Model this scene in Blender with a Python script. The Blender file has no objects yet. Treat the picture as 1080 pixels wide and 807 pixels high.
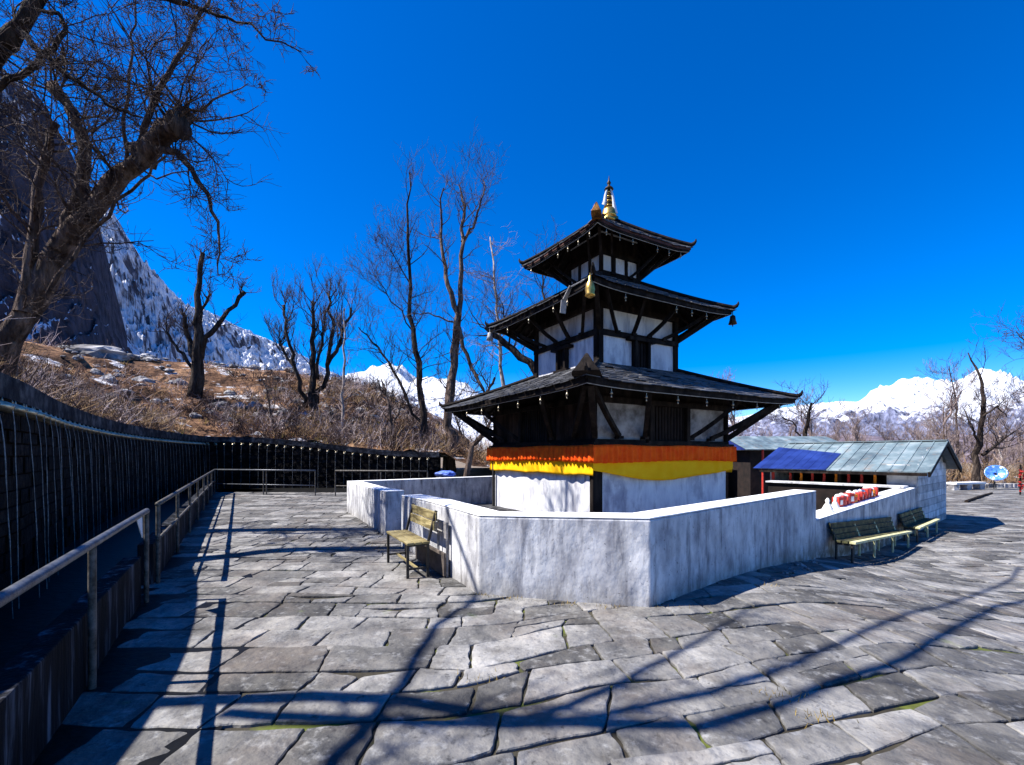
import bpy, math, random
import numpy as np
from mathutils import Vector, Matrix, noise
from mathutils.bvhtree import BVHTree
R = math.radians
random.seed(7)
S = bpy.context.scene
C = S.collection

# ------------------------------------------------------------------ camera, sky, sun
F = 490.0; HZ = 480.0; CAMZ = 1.6            # focal length / horizon row in photograph pixels, eye height
cam = bpy.data.cameras.new('camera'); camo = bpy.data.objects.new('camera', cam); C.objects.link(camo)
camo.location = (0, 0, CAMZ); camo.rotation_euler = (R(90), 0, 0)
cam.sensor_width = 36; cam.lens = 36*F/1080; cam.shift_y = (HZ-403.5)/1080
cam.clip_start = 0.05; cam.clip_end = 30000
S.camera = camo
SUN_EL = R(52); SUN_DIR = Vector((-.99, -.13, 0)).normalized()      # horizontal direction towards the sun
w = bpy.data.worlds.new('World'); S.world = w; w.use_nodes = True
nt = w.node_tree; nt.nodes.clear()
sky = nt.nodes.new('ShaderNodeTexSky'); sky.sky_type = 'NISHITA'; sky.sun_disc = False
sky.sun_elevation = SUN_EL; sky.sun_rotation = math.atan2(SUN_DIR.x, SUN_DIR.y)
sky.altitude = 2800; sky.air_density = 1.05; sky.dust_density = 0.7; sky.ozone_density = 3.0
hs = nt.nodes.new('ShaderNodeHueSaturation'); hs.inputs['Saturation'].default_value = 1.55; hs.inputs['Hue'].default_value = .514
bg = nt.nodes.new('ShaderNodeBackground'); bg.inputs[1].default_value = 0.115
wo = nt.nodes.new('ShaderNodeOutputWorld')
nt.links.new(sky.outputs[0], hs.inputs['Color']); nt.links.new(hs.outputs[0], bg.inputs[0]); nt.links.new(bg.outputs[0], wo.inputs[0])
sl = bpy.data.lights.new('sun', 'SUN'); sl.energy = 5.0; sl.angle = R(.45); sl.color = (1, .955, .88)
so = bpy.data.objects.new('sun', sl); C.objects.link(so)
sv = Vector((SUN_DIR.x*math.cos(SUN_EL), SUN_DIR.y*math.cos(SUN_EL), math.sin(SUN_EL)))
so.rotation_euler = sv.to_track_quat('Z', 'Y').to_euler(); so.location = (-20, 0, 30)
S.view_settings.view_transform = 'Standard'; S.view_settings.look = 'None'
S.view_settings.exposure = 1.12; S.view_settings.gamma = 1
S.render.engine = 'CYCLES'
S.render.resolution_x = 1024; S.render.resolution_y = 765

# ------------------------------------------------------------------ helpers
def sm(a, b, x):
    t = min(1, max(0, (x-a)/(b-a))); return t*t*(3-2*t)
def G(x, y): return -0.62*sm(2.5, 9, x)
def P(px, py, Y): return Vector(((px-540)/F*Y, Y, CAMZ+(HZ-py)/F*Y))
def hit(px, py):
    a = (px-540)/F; b = (py-HZ)/F; z = 0
    for _ in range(60):
        Y = (CAMZ-z)/b; z = .5*z+.5*G(a*Y, Y)
    return Vector((a*Y, Y, z))
def fbm(x, y, z=0, o=4): return noise.fractal((x, y, z), 1.0, 2.0, o)

class MB:
    def __init__(s): s.v = []; s.f = []; s.a = []; s.cur = .5
    def add(s, vs, fs, a=None):
        n = len(s.v); s.v.extend(tuple(p) for p in vs); s.f.extend(tuple(i+n for i in f) for f in fs)
        s.a.extend([s.cur if a is None else a]*len(fs)); return s
    def box(s, c, d, rz=0, M=None, a=None):
        hx, hy, hz = d[0]/2, d[1]/2, d[2]/2
        vs = [Vector((x, y, z)) for z in (-hz, hz) for x, y in ((-hx, -hy), (hx, -hy), (hx, hy), (-hx, hy))]
        if M is not None: vs = [M @ p for p in vs]
        elif rz:
            m = Matrix.Rotation(rz, 3, 'Z'); vs = [m @ p for p in vs]
        c = Vector(c)
        return s.add([p+c for p in vs], [(0, 3, 2, 1), (4, 5, 6, 7), (0, 1, 5, 4), (1, 2, 6, 5), (2, 3, 7, 6), (3, 0, 4, 7)], a)
    def beam(s, p0, p1, w, h, a=None, up=(0, 0, 1)):
        p0 = Vector(p0); p1 = Vector(p1); d = p1-p0; L = d.length; d.normalize()
        x = d.cross(Vector(up))
        if x.length < 1e-4: x = Vector((1, 0, 0))
        x.normalize(); u = x.cross(d)
        M = Matrix((x, d, u)).transposed()
        return s.box((p0+p1)/2, (w, L, h), M=M, a=a)
    def tube(s, pts, rad, n=6, cap=False, a=None):
        p = np.array([tuple(q) for q in pts], float); k = len(p)
        r = np.array(rad, float) if hasattr(rad, '__len__') else np.full(k, float(rad))
        if len(r) == 2 and k > 2: r = np.linspace(r[0], r[1], k)
        t = np.gradient(p, axis=0); t /= np.linalg.norm(t, axis=1)[:, None]+1e-9
        m = t.mean(axis=0); ref = np.eye(3)[int(np.argmin(np.abs(m)))]
        u = np.cross(t, ref); u /= np.linalg.norm(u, axis=1)[:, None]+1e-9
        v = np.cross(t, u)
        an = np.arange(n)*2*math.pi/n
        ring = p[:, None, :] + r[:, None, None]*(np.cos(an)[None, :, None]*u[:, None, :]+np.sin(an)[None, :, None]*v[:, None, :])
        base = len(s.v); s.v.extend(map(tuple, ring.reshape(-1, 3).tolist()))
        fs = [(base+i*n+j, base+(i+1)*n+j, base+(i+1)*n+(j+1) % n, base+i*n+(j+1) % n) for i in range(k-1) for j in range(n)]
        if cap: fs += [tuple(base+j for j in range(n)), tuple(base+(k-1)*n+j for j in reversed(range(n)))]
        s.f.extend(fs); s.a.extend([s.cur if a is None else a]*len(fs)); return s
    def lathe(s, c, prof, n=16, a=None):
        c = Vector(c); k = len(prof)
        vs = [c+Vector((r*math.cos(2*math.pi*j/n), r*math.sin(2*math.pi*j/n), z)) for r, z in prof for j in range(n)]
        fs = [(i*n+j, i*n+(j+1) % n, (i+1)*n+(j+1) % n, (i+1)*n+j) for i in range(k-1) for j in range(n)]
        fs += [tuple(reversed(range(n))), tuple((k-1)*n+j for j in range(n))]
        return s.add(vs, fs, a)
    def prism(s, poly, z0, z1, a=None):
        n = len(poly); zf = (lambda z, p: z(p) if callable(z) else z)
        vs = [(p[0], p[1], zf(z0, p)) for p in poly]+[(p[0], p[1], zf(z1, p)) for p in poly]
        fs = [tuple(reversed(range(n))), tuple(range(n, 2*n))]+[(i, (i+1) % n, n+(i+1) % n, n+i) for i in range(n)]
        return s.add(vs, fs, a)
    def build(s, name, mat, parent=None, smooth=False, bevel=0):
        me = bpy.data.meshes.new(name); me.from_pydata(s.v, [], s.f)
        at = me.attributes.new('var', 'FLOAT', 'FACE'); at.data.foreach_set('value', s.a)
        me.materials.append(mat)
        if smooth: me.polygons.foreach_set('use_smooth', [True]*len(me.polygons))
        me.update()
        o = bpy.data.objects.new(name, me); C.objects.link(o)
        if parent is not None: o.parent = parent
        if bevel:
            b = o.modifiers.new('bevel', 'BEVEL'); b.width = bevel; b.segments = 2; b.limit_method = 'ANGLE'
        return o
def tag(o, label=None, cat=None, group=None, kind=None):
    if label: o['label'] = label
    if cat: o['category'] = cat
    if group: o['group'] = group
    if kind: o['kind'] = kind
    return o
def empty(name, loc, rz=0, label=None, cat=None, group=None):
    o = bpy.data.objects.new(name, None); C.objects.link(o); o.location = loc; o.rotation_euler = (0, 0, rz)
    o.empty_display_size = .2
    return tag(o, label, cat, group)
def copy_tree(o, parent=None):
    c = o.copy(); C.objects.link(c); c.parent = parent
    for ch in list(o.children): copy_tree(ch, c)
    return c

# ------------------------------------------------------------------ materials
def material(name, cols, rough=.8, scale=4, stretch=(1, 1, 1), detail=8, bump=.3, bscale=None, metal=0, var=0, spec=.3,
             contrast=(.35, .65), extra=None, bdist=.02, coord='Object', trans=0, sheen=0):
    """cols: list of colours spread over a noise ramp; var: how much each piece's own shade varies"""
    m = bpy.data.materials.new(name); m.use_nodes = True; t = m.node_tree; N = t.nodes; L = t.links
    b = N['Principled BSDF']; b.inputs['Roughness'].default_value = rough; b.inputs['Metallic'].default_value = metal
    b.inputs['Specular IOR Level'].default_value = spec
    if trans: b.inputs['Transmission Weight'].default_value = trans
    tc = N.new('ShaderNodeTexCoord'); mp = N.new('ShaderNodeMapping'); mp.inputs['Scale'].default_value = stretch
    L.new(tc.outputs[coord], mp.inputs[0])
    nz = N.new('ShaderNodeTexNoise'); nz.inputs['Scale'].default_value = scale; nz.inputs['Detail'].default_value = detail
    nz.inputs['Roughness'].default_value = .62; L.new(mp.outputs[0], nz.inputs['Vector'])
    cr = N.new('ShaderNodeValToRGB'); e = cr.color_ramp.elements
    k = len(cols)
    e[0].position = contrast[0]; e[0].color = (*cols[0], 1); e[1].position = contrast[1]; e[1].color = (*cols[-1], 1)
    for i in range(1, k-1):
        q = e.new(contrast[0]+(contrast[1]-contrast[0])*i/(k-1)); q.color = (*cols[i], 1)
    L.new(nz.outputs[0], cr.inputs[0]); col = cr.outputs[0]
    if var:
        at = N.new('ShaderNodeAttribute'); at.attribute_name = 'var'
        mr = N.new('ShaderNodeMapRange'); mr.inputs[3].default_value = 1-var; mr.inputs[4].default_value = 1+var
        L.new(at.outputs['Fac'], mr.inputs[0])
        mx = N.new('ShaderNodeVectorMath'); mx.operation = 'SCALE'; L.new(col, mx.inputs[0]); L.new(mr.outputs[0], mx.inputs['Scale'])
        col = mx.outputs[0]
    if extra: col = extra(t, tc, col)
    L.new(col, b.inputs['Base Color'])
    if bump:
        n2 = N.new('ShaderNodeTexNoise'); n2.inputs['Scale'].default_value = bscale or scale*4; n2.inputs['Detail'].default_value = 8
        L.new(mp.outputs[0], n2.inputs['Vector'])
        bp = N.new('ShaderNodeBump'); bp.inputs['Strength'].default_value = bump; bp.inputs['Distance'].default_value = bdist
        L.new(n2.outputs[0], bp.inputs['Height']); L.new(bp.outputs[0], b.inputs['Normal'])
    return m
def overlay(color, scale, stretch, lo, hi, fac=1.0, zlo=None, zhi=None, detail=6, coord='Object', seed=0):
    """second layer of colour where a noise passes a threshold (stains, moss, snow), optionally limited to a band of heights"""
    def fn(t, tc, col):
        N = t.nodes; L = t.links
        mp = N.new('ShaderNodeMapping'); mp.inputs['Scale'].default_value = stretch; mp.inputs['Location'].default_value = (seed, seed*2.3, seed*.7)
        L.new(tc.outputs[coord], mp.inputs[0])
        nz = N.new('ShaderNodeTexNoise'); nz.inputs['Scale'].default_value = scale; nz.inputs['Detail'].default_value = detail; nz.inputs['Roughness'].default_value = .65
        L.new(mp.outputs[0], nz.inputs['Vector'])
        mr = N.new('ShaderNodeMapRange'); mr.inputs[1].default_value = lo; mr.inputs[2].default_value = hi; mr.inputs[4].default_value = fac
        L.new(nz.outputs[0], mr.inputs[0]); f = mr.outputs[0]
        if zlo is not None:
            sx = N.new('ShaderNodeSeparateXYZ'); L.new(tc.outputs[coord], sx.inputs[0])
            m2 = N.new('ShaderNodeMapRange'); m2.inputs[1].default_value = zlo; m2.inputs[2].default_value = zhi; m2.inputs[3].default_value = 1; m2.inputs[4].default_value = 0
            L.new(sx.outputs[2], m2.inputs[0]); mu = N.new('ShaderNodeMath'); mu.operation = 'MULTIPLY'
            L.new(f, mu.inputs[0]); L.new(m2.outputs[0], mu.inputs[1]); f = mu.outputs[0]
        mx = N.new('ShaderNodeMix'); mx.data_type = 'RGBA'; L.new(f, mx.inputs['Factor']); L.new(col, mx.inputs['A']); mx.inputs['B'].default_value = (*color, 1)
        return mx.outputs['Result']
    return fn
def chain(*fs):
    def fn(t, tc, col):
        for f in fs: col = f(t, tc, col)
        return col
    return fn

M = {}
M['flag'] = material('flagstone', [(.06, .06, .062), (.148, .144, .14), (.27, .26, .245)], rough=.72, scale=1.9, detail=15, bump=1, bscale=5, bdist=.07, var=.58, spec=.12,
    contrast=(.28, .74), extra=chain(overlay((.05, .045, .04), 2.3, (1, 1, 1), .52, .72, .75, seed=3), overlay((.33, .33, .33), 11, (1, 1, 1), .55, .72, .6, seed=8), overlay((.02, .02, .022), 16, (1, 1, 1), .58, .7, .7, seed=12), overlay((.16, .13, .11), 1.1, (1, 1, 1), .5, .7, .5, seed=31), overlay((.07, .10, .02), 1.7, (1, 1, 1), .66, .74, .55, seed=5)))
M['earth'] = material('earth', [(.018, .015, .011), (.035, .03, .02), (.05, .045, .03)], scale=3, bump=.6, extra=overlay((.09, .11, .015), 1.3, (1, 1, 1), .52, .6, .9))
M['dirt'] = material('dirt', [(.07, .055, .04), (.16, .12, .08), (.26, .2, .13)], scale=.5, bump=.8, bscale=2, bdist=.1)
M['plaster'] = material('whitewash', [(.22, .22, .24), (.42, .42, .44), (.62, .62, .63)], rough=.9, scale=3.2, stretch=(1, 1, .6), detail=12, bump=1, bscale=5, bdist=.03, contrast=(.3, .62),
    extra=chain(overlay((.06, .06, .08), 7, (1, 1, .16), .50, .68, .8, seed=2), overlay((.6, .6, .6), 1.6, (1, 1, .5), .5, .62, .55, seed=21), overlay((.16, .15, .16), 16, (1, 1, .5), .58, .72, .6, seed=6), overlay((.12, .10, .07), 5, (1, 1, 1), .28, .55, .95, zlo=-.25, zhi=.26, seed=4), overlay((.03, .03, .035), 30, (1, 1, 1), .62, .7, .8, seed=17)))
M['plaster_clean'] = material('limewash', [(.4, .4, .43), (.6, .6, .63), (.74, .74, .74)], rough=.85, scale=3, stretch=(1, 1, .4), bump=.3, bscale=8, contrast=(.3, .6),
    extra=chain(overlay((.12, .11, .16), 5, (1, 1, .2), .52, .72, .65, seed=9), overlay((.15, .14, .2), 1.8, (1, 1, .6), .55, .66, .5, seed=14)))
M['whitecap'] = material('white_coping', [(.5, .5, .5), (.7, .7, .7), (.82, .82, .82)], rough=.85, scale=3, bump=.4, bscale=12, contrast=(.28, .5))
M['court'] = material('court_plaster', [(.3, .29, .33), (.5, .49, .52)], scale=3, bump=.4, extra=overlay((.3, .05, .04), 3, (1, 1, 1), .52, .66, .8, zlo=.55, zhi=.75, seed=1))
M['stucco'] = material('stucco_panel', [(.12, .105, .10), (.26, .245, .24), (.4, .38, .37)], rough=.9, scale=3, bump=.5, bscale=10)
M['timber'] = material('old_timber', [(.006, .005, .005), (.014, .011, .01), (.03, .023, .019)], rough=.75, scale=6, stretch=(1, 1, .3), bump=.5, var=.4, spec=.06)
M['panel'] = material('brown_panelling', [(.008, .005, .004), (.03, .018, .013), (.07, .045, .035)], rough=.8, scale=3, stretch=(1, 1, .3), bump=.4, var=.4, spec=.1)
M['slate'] = material('slate', [(.018, .019, .022), (.045, .046, .052), (.09, .09, .095)], rough=.6, scale=3, bump=.7, bscale=14, var=.6, spec=.4, extra=overlay((.13, .12, .1), 6, (1, 1, 1), .6, .75, .5))
M['redroof'] = material('rusty_roof_edge', [(.04, .015, .01), (.09, .03, .02)], rough=.7, scale=5, bump=.4)
M['gold'] = material('gilt_metal', [(.45, .25, .05), (.8, .52, .14)], rough=.35, scale=8, metal=.9, bump=.1)
M['crestgold'] = material('tarnished_gilt', [(.03, .012, .004), (.3, .13, .02)], rough=.5, scale=7, metal=.5, bump=.3)
M['bronze'] = material('dark_bronze', [(.02, .014, .008), (.07, .045, .02)], rough=.5, scale=9, metal=.6, bump=.3)
M['red'] = material('orange_red_cloth', [(.85, .07, .006), (.95, .14, .01)], rough=.85, scale=6, bump=.2, spec=.1)
M['yellow'] = material('yellow_cloth', [(.93, .44, .004), (.96, .52, .01)], rough=.85, scale=4, bump=.2, spec=.1)
M['whitecloth'] = material('white_cloth', [(.6, .6, .62), (.8, .8, .8)], rough=.9, scale=9, bump=.2)
M['greystrip'] = material('grey_metal_strip', [(.2, .2, .21), (.38, .37, .36)], rough=.5, scale=9, bump=.3)
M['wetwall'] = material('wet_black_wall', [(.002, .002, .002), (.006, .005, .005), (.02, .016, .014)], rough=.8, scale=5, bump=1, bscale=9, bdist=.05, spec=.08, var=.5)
M['cap'] = material('coping_stone', [(.008, .008, .01), (.03, .03, .034), (.10, .10, .10)], rough=.8, scale=4, bump=.6, var=.3, spec=.08)
M['kerb'] = material('stained_kerb', [(.003, .004, .005), (.01, .011, .015), (.12, .13, .16)], rough=.8, scale=9, stretch=(1, 1, .12), bump=.6, spec=.08, contrast=(.38, .7))
M['rail'] = material('rail_metal', [(.05, .055, .07), (.13, .14, .16)], rough=.4, scale=12, metal=.3, bump=.2)
M['rail2'] = material('rail_rusty', [(.03, .025, .02), (.14, .13, .12)], rough=.6, scale=14, metal=.2, bump=.2)
M['water'] = material('falling_water', [(.08, .085, .09), (.28, .29, .3)], rough=.3, scale=30, bump=.3, spec=.6)
M['wetfloor'] = material('channel_bed', [(.003, .003, .003), (.009, .009, .009)], rough=.5, scale=3, bump=.4, spec=.1)
M['brass'] = material('brass_spout', [(.25, .2, .13), (.6, .52, .38)], rough=.35, scale=12, metal=.7, bump=.2)
M['bark'] = material('bark', [(.012, .009, .008), (.035, .026, .021), (.085, .065, .052)], rough=.95, scale=5, stretch=(1, 1, .16), detail=12, bump=1, bscale=11, bdist=.2, spec=.1)
M['bark_mid'] = material('weathered_bark', [(.03, .02, .017), (.10, .07, .055), (.22, .16, .13)], rough=.95, scale=6, stretch=(1, 1, .16), detail=12, bump=1, bscale=12, bdist=.2, spec=.1)
M['bark_pale'] = material('pale_bark', [(.10, .075, .065), (.3, .25, .22), (.5, .44, .4)], rough=.9, scale=6, stretch=(1, 1, .5), bump=.5, spec=.1)
M['twig'] = material('twig_bark', [(.03, .02, .02), (.10, .075, .065)], rough=.9, scale=2, bump=0, spec=.1)
M['twig_pale'] = material('pale_twig', [(.14, .10, .09), (.34, .27, .25)], rough=.9, scale=2, bump=0, spec=.1)
M['brush'] = material('dry_brush', [(.09, .055, .03), (.28, .18, .10), (.5, .36, .2)], rough=.95, scale=.35, bump=0, spec=.05, var=.5)
M['brushdark'] = material('dark_scrub', [(.012, .008, .009), (.05, .034, .034), (.11, .08, .075)], rough=.95, scale=.4, bump=0, spec=.05, var=.6)
M['brushpale'] = material('pale_scrub', [(.16, .12, .12), (.34, .27, .26), (.5, .43, .42)], rough=.95, scale=.4, bump=0, spec=.05, var=.5)
M['grass'] = material('dry_grass', [(.16, .11, .03), (.34, .24, .07), (.25, .2, .1)], rough=.95, scale=.5, bump=0, spec=.05, var=.4)
M['hill'] = material('hillside_soil', [(.02, .012, .01), (.15, .082, .048), (.44, .26, .15)], rough=.95, scale=.7, detail=14, bump=1, bscale=3, bdist=.25, spec=.05, contrast=(.3, .72),
    extra=chain(overlay((.02, .014, .012), 1.9, (1, 1, 1), .54, .66, .8, seed=3), overlay((.55, .55, .58), .6, (1, 1, 2), .57, .61, .85, seed=11), overlay((.03, .02, .018), 4, (1, 1, 1), .55, .65, .8, seed=41)))
M['rock'] = material('boulder_rock', [(.07, .065, .065), (.22, .21, .21), (.5, .49, .49)], rough=.9, scale=1.3, bump=1, bscale=5, bdist=.06)
M['wood'] = material('bench_wood', [(.08, .06, .025), (.2, .16, .07), (.36, .3, .15)], rough=.7, scale=6, stretch=(.4, .4, 3), bump=.3, var=.3)
M['wood_moss'] = material('mossy_bench_wood', [(.012, .012, .006), (.05, .05, .02), (.13, .12, .05)], rough=.8, scale=7, bump=.4, var=.4, extra=overlay((.16, .07, .02), 3, (1, 1, 1), .58, .7, .7))
M['wood_pale'] = material('yellowed_wood', [(.35, .33, .16), (.62, .6, .36)], rough=.7, scale=7, bump=.3, var=.2)
M['board'] = material('brown_board', [(.05, .04, .035), (.13, .105, .09)], rough=.8, scale=7, bump=.4)
M['iron'] = material('dark_iron', [(.012, .011, .01), (.04, .035, .03)], rough=.6, scale=12, bump=.2)
M['tin'] = material('blue_grey_tin', [(.07, .10, .12), (.13, .18, .20), (.22, .27, .29)], rough=.55, scale=1.6, stretch=(1, 1, 1), bump=.15, spec=.3, var=.18, extra=chain(overlay((.2, .15, .11), 2.4, (1, 1, 1), .56, .7, .7), overlay((.35, .36, .36), 5, (1, 1, 1), .58, .7, .5, seed=4)))
M['tin_and_shade_blue'] = material('deep_blue_tin_and_shade', [(.006, .015, .10), (.015, .035, .18)], rough=.5, scale=2, bump=.15, var=.15)  # blue tin of the store gables, also the shade painted on the shed roof
M['shedwall'] = material('shed_whitewash', [(.3, .3, .31), (.52, .52, .54), (.68, .68, .7)], rough=.85, scale=2.6, bump=.6, bscale=8, var=.25, extra=overlay((.1, .09, .09), 6, (1, 1, .3), .54, .7, .7, seed=3))
M['shopdark'] = material('shop_interior', [(.006, .004, .004), (.02, .012, .01)], rough=.9, scale=4, bump=.2)
M['redpaint'] = material('red_paint', [(.35, .02, .015), (.6, .05, .03)], rough=.6, scale=14, bump=.2)
M['packwhite'] = material('white_wrapper', [(.6, .58, .55), (.85, .83, .8)], rough=.6, scale=9, bump=.1)
M['orange'] = material('marigold_orange', [(.7, .16, .01), (.85, .3, .02)], rough=.8, scale=30, bump=.4)
M['dish'] = material('blue_dish', [(.03, .12, .5), (.12, .3, .75)], rough=.25, scale=5, bump=.1, spec=.6, extra=overlay((.7, .8, .9), 4, (1, 1, 1), .55, .6, .9))
M['tarp'] = material('blue_tarpaulin', [(.04, .1, .5), (.2, .3, .75)], rough=.5, scale=7, bump=.5)

# ------------------------------------------------------------------ ground sheet and plaza paving
def terrace(x, y): return G(x, y)-.035
xs = sorted(set([-14000, -6000, -2000, -600, -200, -80, -40] + list(range(-30, 60, 2)) + [60, 80, 120, 250, 600, 2000, 6000, 14000]))
ys = [-8000, -2000, -500, -100, -30] + list(range(-16, 46, 2)) + [50, 60, 80, 120, 250, 600, 2000, 6000, 15000]
mb = MB()
vs = []
for y in ys:
    for x in xs:
        z = terrace(x, y)
        far = sm(34, 60, y); z -= 1.2*far
        if -12 < x < 60 and y < 34: pass
        z -= 0.6*sm(40, 400, abs(x))
        vs.append((x, y, z))
nx = len(xs)
mb.add(vs, [(j*nx+i, j*nx+i+1, (j+1)*nx+i+1, (j+1)*nx+i) for j in range(len(ys)-1) for i in range(nx-1)])
# near part is earth between the stones, one sheet
tag(mb.build('ground', M['dirt']), kind='structure')
RD = Vector((-.507, .862, 0)); RP = Vector((-2.16, 1.96, 0))       # line of the handrail
RN = Vector((.862, .507, 0))                                        # from the rail towards the path
def side_rail(x, y): return (Vector((x, y, 0))-RP).dot(RN)
mb = MB()
q = []
for y in np.arange(-4, 32.01, .5):
    for x in np.arange(-15, 33.1, .5): q.append((x, y, G(x, y)-.022))
kx = len(np.arange(-15, 33.1, .5)); ky = len(np.arange(-4, 32.01, .5))
mb.add(q, [(j*kx+i, j*kx+i+1, (j+1)*kx+i+1, (j+1)*kx+i) for j in range(ky-1) for i in range(kx-1)])
tag(mb.build('paving_bed', M['earth']), kind='structure')

def bend(u):
    return .30*max(0, min(u, 3.2)+1.0)*sm(-1.0, .6, u) + .06*max(0, u-3.2)
def warp(u, v):
    k = sm(10, 5, v) if v > 5 else 1
    x = u - .10*max(-1, v-4)*sm(-.5, 2, u)*sm(0, 1, (9-v)/4) + .03*fbm(u*.5, v*.5, 3, 2)
    y = v + bend(u) + .035*fbm(u*.5, v*.5, 9, 2)
    return x, y
rnd = random.Random(11)
pv = MB()
v = -3.0; nst = 0
while v < 33:
    hh = rnd.uniform(.25, .47)
    if v > 12: hh *= 1.35
    u = -16+rnd.uniform(0, .6)
    while u < 33:
        ww = rnd.uniform(.28, .80) * (1 if v < 12 else 1.4)
        x, y = warp(u+ww/2, v+hh/2)
        if y < -1 or y > 32 or side_rail(x, y) < -.02 or (x < -1.5 and y > 19.9) or abs(x) > (y+2.5)*1.4+1:
            u += ww; continue
        near = y < 9
        # sometimes split the stone
        cells = [(u, v, ww, hh)]
        k = rnd.random()
        if k < .16 and ww > .6: cells = [(u, v, ww*.55, hh*.55), (u+ww*.55, v, ww*.45, hh*.55), (u, v+hh*.55, ww, hh*.45)]
        elif k < .2 and hh > .4: cells = [(u, v, ww, hh*.5), (u, v+hh*.5, ww, hh*.5)]
        for cu, cv, cw, ch in cells:
            gap = .004+.008*rnd.random()
            cs = []
            def jit(a, b):     # shared corner jitter so joints stay narrow
                return (a+.13*noise.noise((a*3.1, b*3.1, 1.7)), b+.13*noise.noise((a*3.1, b*3.1, 8.2)))
            c4 = [(cu, cv), (cu+cw, cv), (cu+cw, cv+ch), (cu, cv+ch)]
            c4 = [jit(*c) for c in c4]
            mxu = sum(c[0] for c in c4)/4; mxv = sum(c[1] for c in c4)/4
            n = 7 if near else 3
            out = []
            for i in range(4):
                a, b = c4[i], c4[(i+1) % 4]
                for j in range(n):
                    t = j/n
                    pu = a[0]+(b[0]-a[0])*t; pw = a[1]+(b[1]-a[1])*t
                    out.append((pu, pw))
            sd = rnd.uniform(0, 99)
            tilt = (rnd.uniform(-.006, .006), rnd.uniform(-.006, .006)); h0 = rnd.uniform(-.004, .005)
            rings = []
            for ri, (ins, dz) in enumerate(((gap, -.05), (gap, -.009), (gap+.006, -.002), (gap+.02, 0))):
                ring = []
                for i, (pu, pw) in enumerate(out):
                    du, dv = mxu-pu, mxv-pw; L = math.hypot(du, dv)
                    corner = 1.0 if i % n else 1.6
                    e = ins*corner + max(0, .03*noise.noise((pu*6+sd, pw*6, 0))) + .014*noise.noise((pu*22, pw*22, sd))
                    su = pu+du/L*e; sv_ = pw+dv/L*e
                    X, Yy = warp(su, sv_)
                    z = G(X, Yy)+dz+h0+tilt[0]*(pu-mxu)/.5+tilt[1]*(pw-mxv)/.5 + (.004*noise.noise((X*7, Yy*7, 4)) if ri > 1 else 0)
                    ring.append((X, Yy, z))
                rings.append(ring)
            m_ = len(out); vs = [p for r_ in rings for p in r_]
            X, Yy = warp(mxu, mxv); vs.append((X, Yy, G(X, Yy)+h0+.003))
            fs = [(r_*m_+i, r_*m_+(i+1) % m_, (r_+1)*m_+(i+1) % m_, (r_+1)*m_+i) for r_ in range(3) for i in range(m_)]
            fs += [(3*m_+i, 3*m_+(i+1) % m_, 4*m_) for i in range(m_)]
            pv.add(vs, fs, rnd.random()); nst += 1
        u += ww
    v += hh
pav = pv.build('plaza_paving', M['flag'])
tag(pav, kind='structure')
print('stones', nst, len(pv.f))

# ------------------------------------------------------------------ fountain wall and hillside
WP = [(-3.0, -3.5), (-3.5, 0), (-4.2, 2.6), (-5.6, 5.07), (-7.7, 7.9), (-10.1, 11.6), (-12.4, 16), (-14.0, 20.2), (-13.9, 22.3), (-9, 22.8), (-3.6, 23.0)]
def catmull(pts, step):
    out = []; P_ = [Vector((*p, 0)) for p in pts]; P_ = [2*P_[0]-P_[1]]+P_+[2*P_[-1]-P_[-2]]
    for i in range(1, len(P_)-2):
        a, b, c, d = P_[i-1:i+3]; n = max(2, int((c-b).length/step))
        for k in range(n):
            t = k/n; out.append(.5*((2*b)+(c-a)*t+(2*a-5*b+4*c-d)*t*t+(3*b-a-3*c+d)*t**3))
    out.append(P_[-2]); return out
wl = catmull(WP, .25)
cum = [0]
for a, b in zip(wl, wl[1:]): cum.append(cum[-1]+(b-a).length)
def wat(s):
    s = max(0, min(cum[-1]-1e-6, s))
    i = max(0, int(np.searchsorted(cum, s, 'right'))-1); t = (s-cum[i])/(cum[i+1]-cum[i])
    p = wl[i].lerp(wl[i+1], t); d = (wl[min(i+3, len(wl)-1)]-wl[max(0, i-2)]).normalized()
    return p, Vector((d.y, -d.x, 0)), d       # point, direction to the pool side, tangent
def wtop(p): return 2.48-.73*sm(-13.5, -4, p.x)*sm(20.5, 22.5, p.y)
wall = empty('fountain_wall', (0, 0, 0), 0, 'long dark curved stone wall with a row of water spouts behind the handrail', 'fountain wall')
def wtopl(p): return wtop(p)
face = MB(); capm = MB()
n = int(cum[-1]/.5)
rows = 8
rr = random.Random(5)
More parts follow.
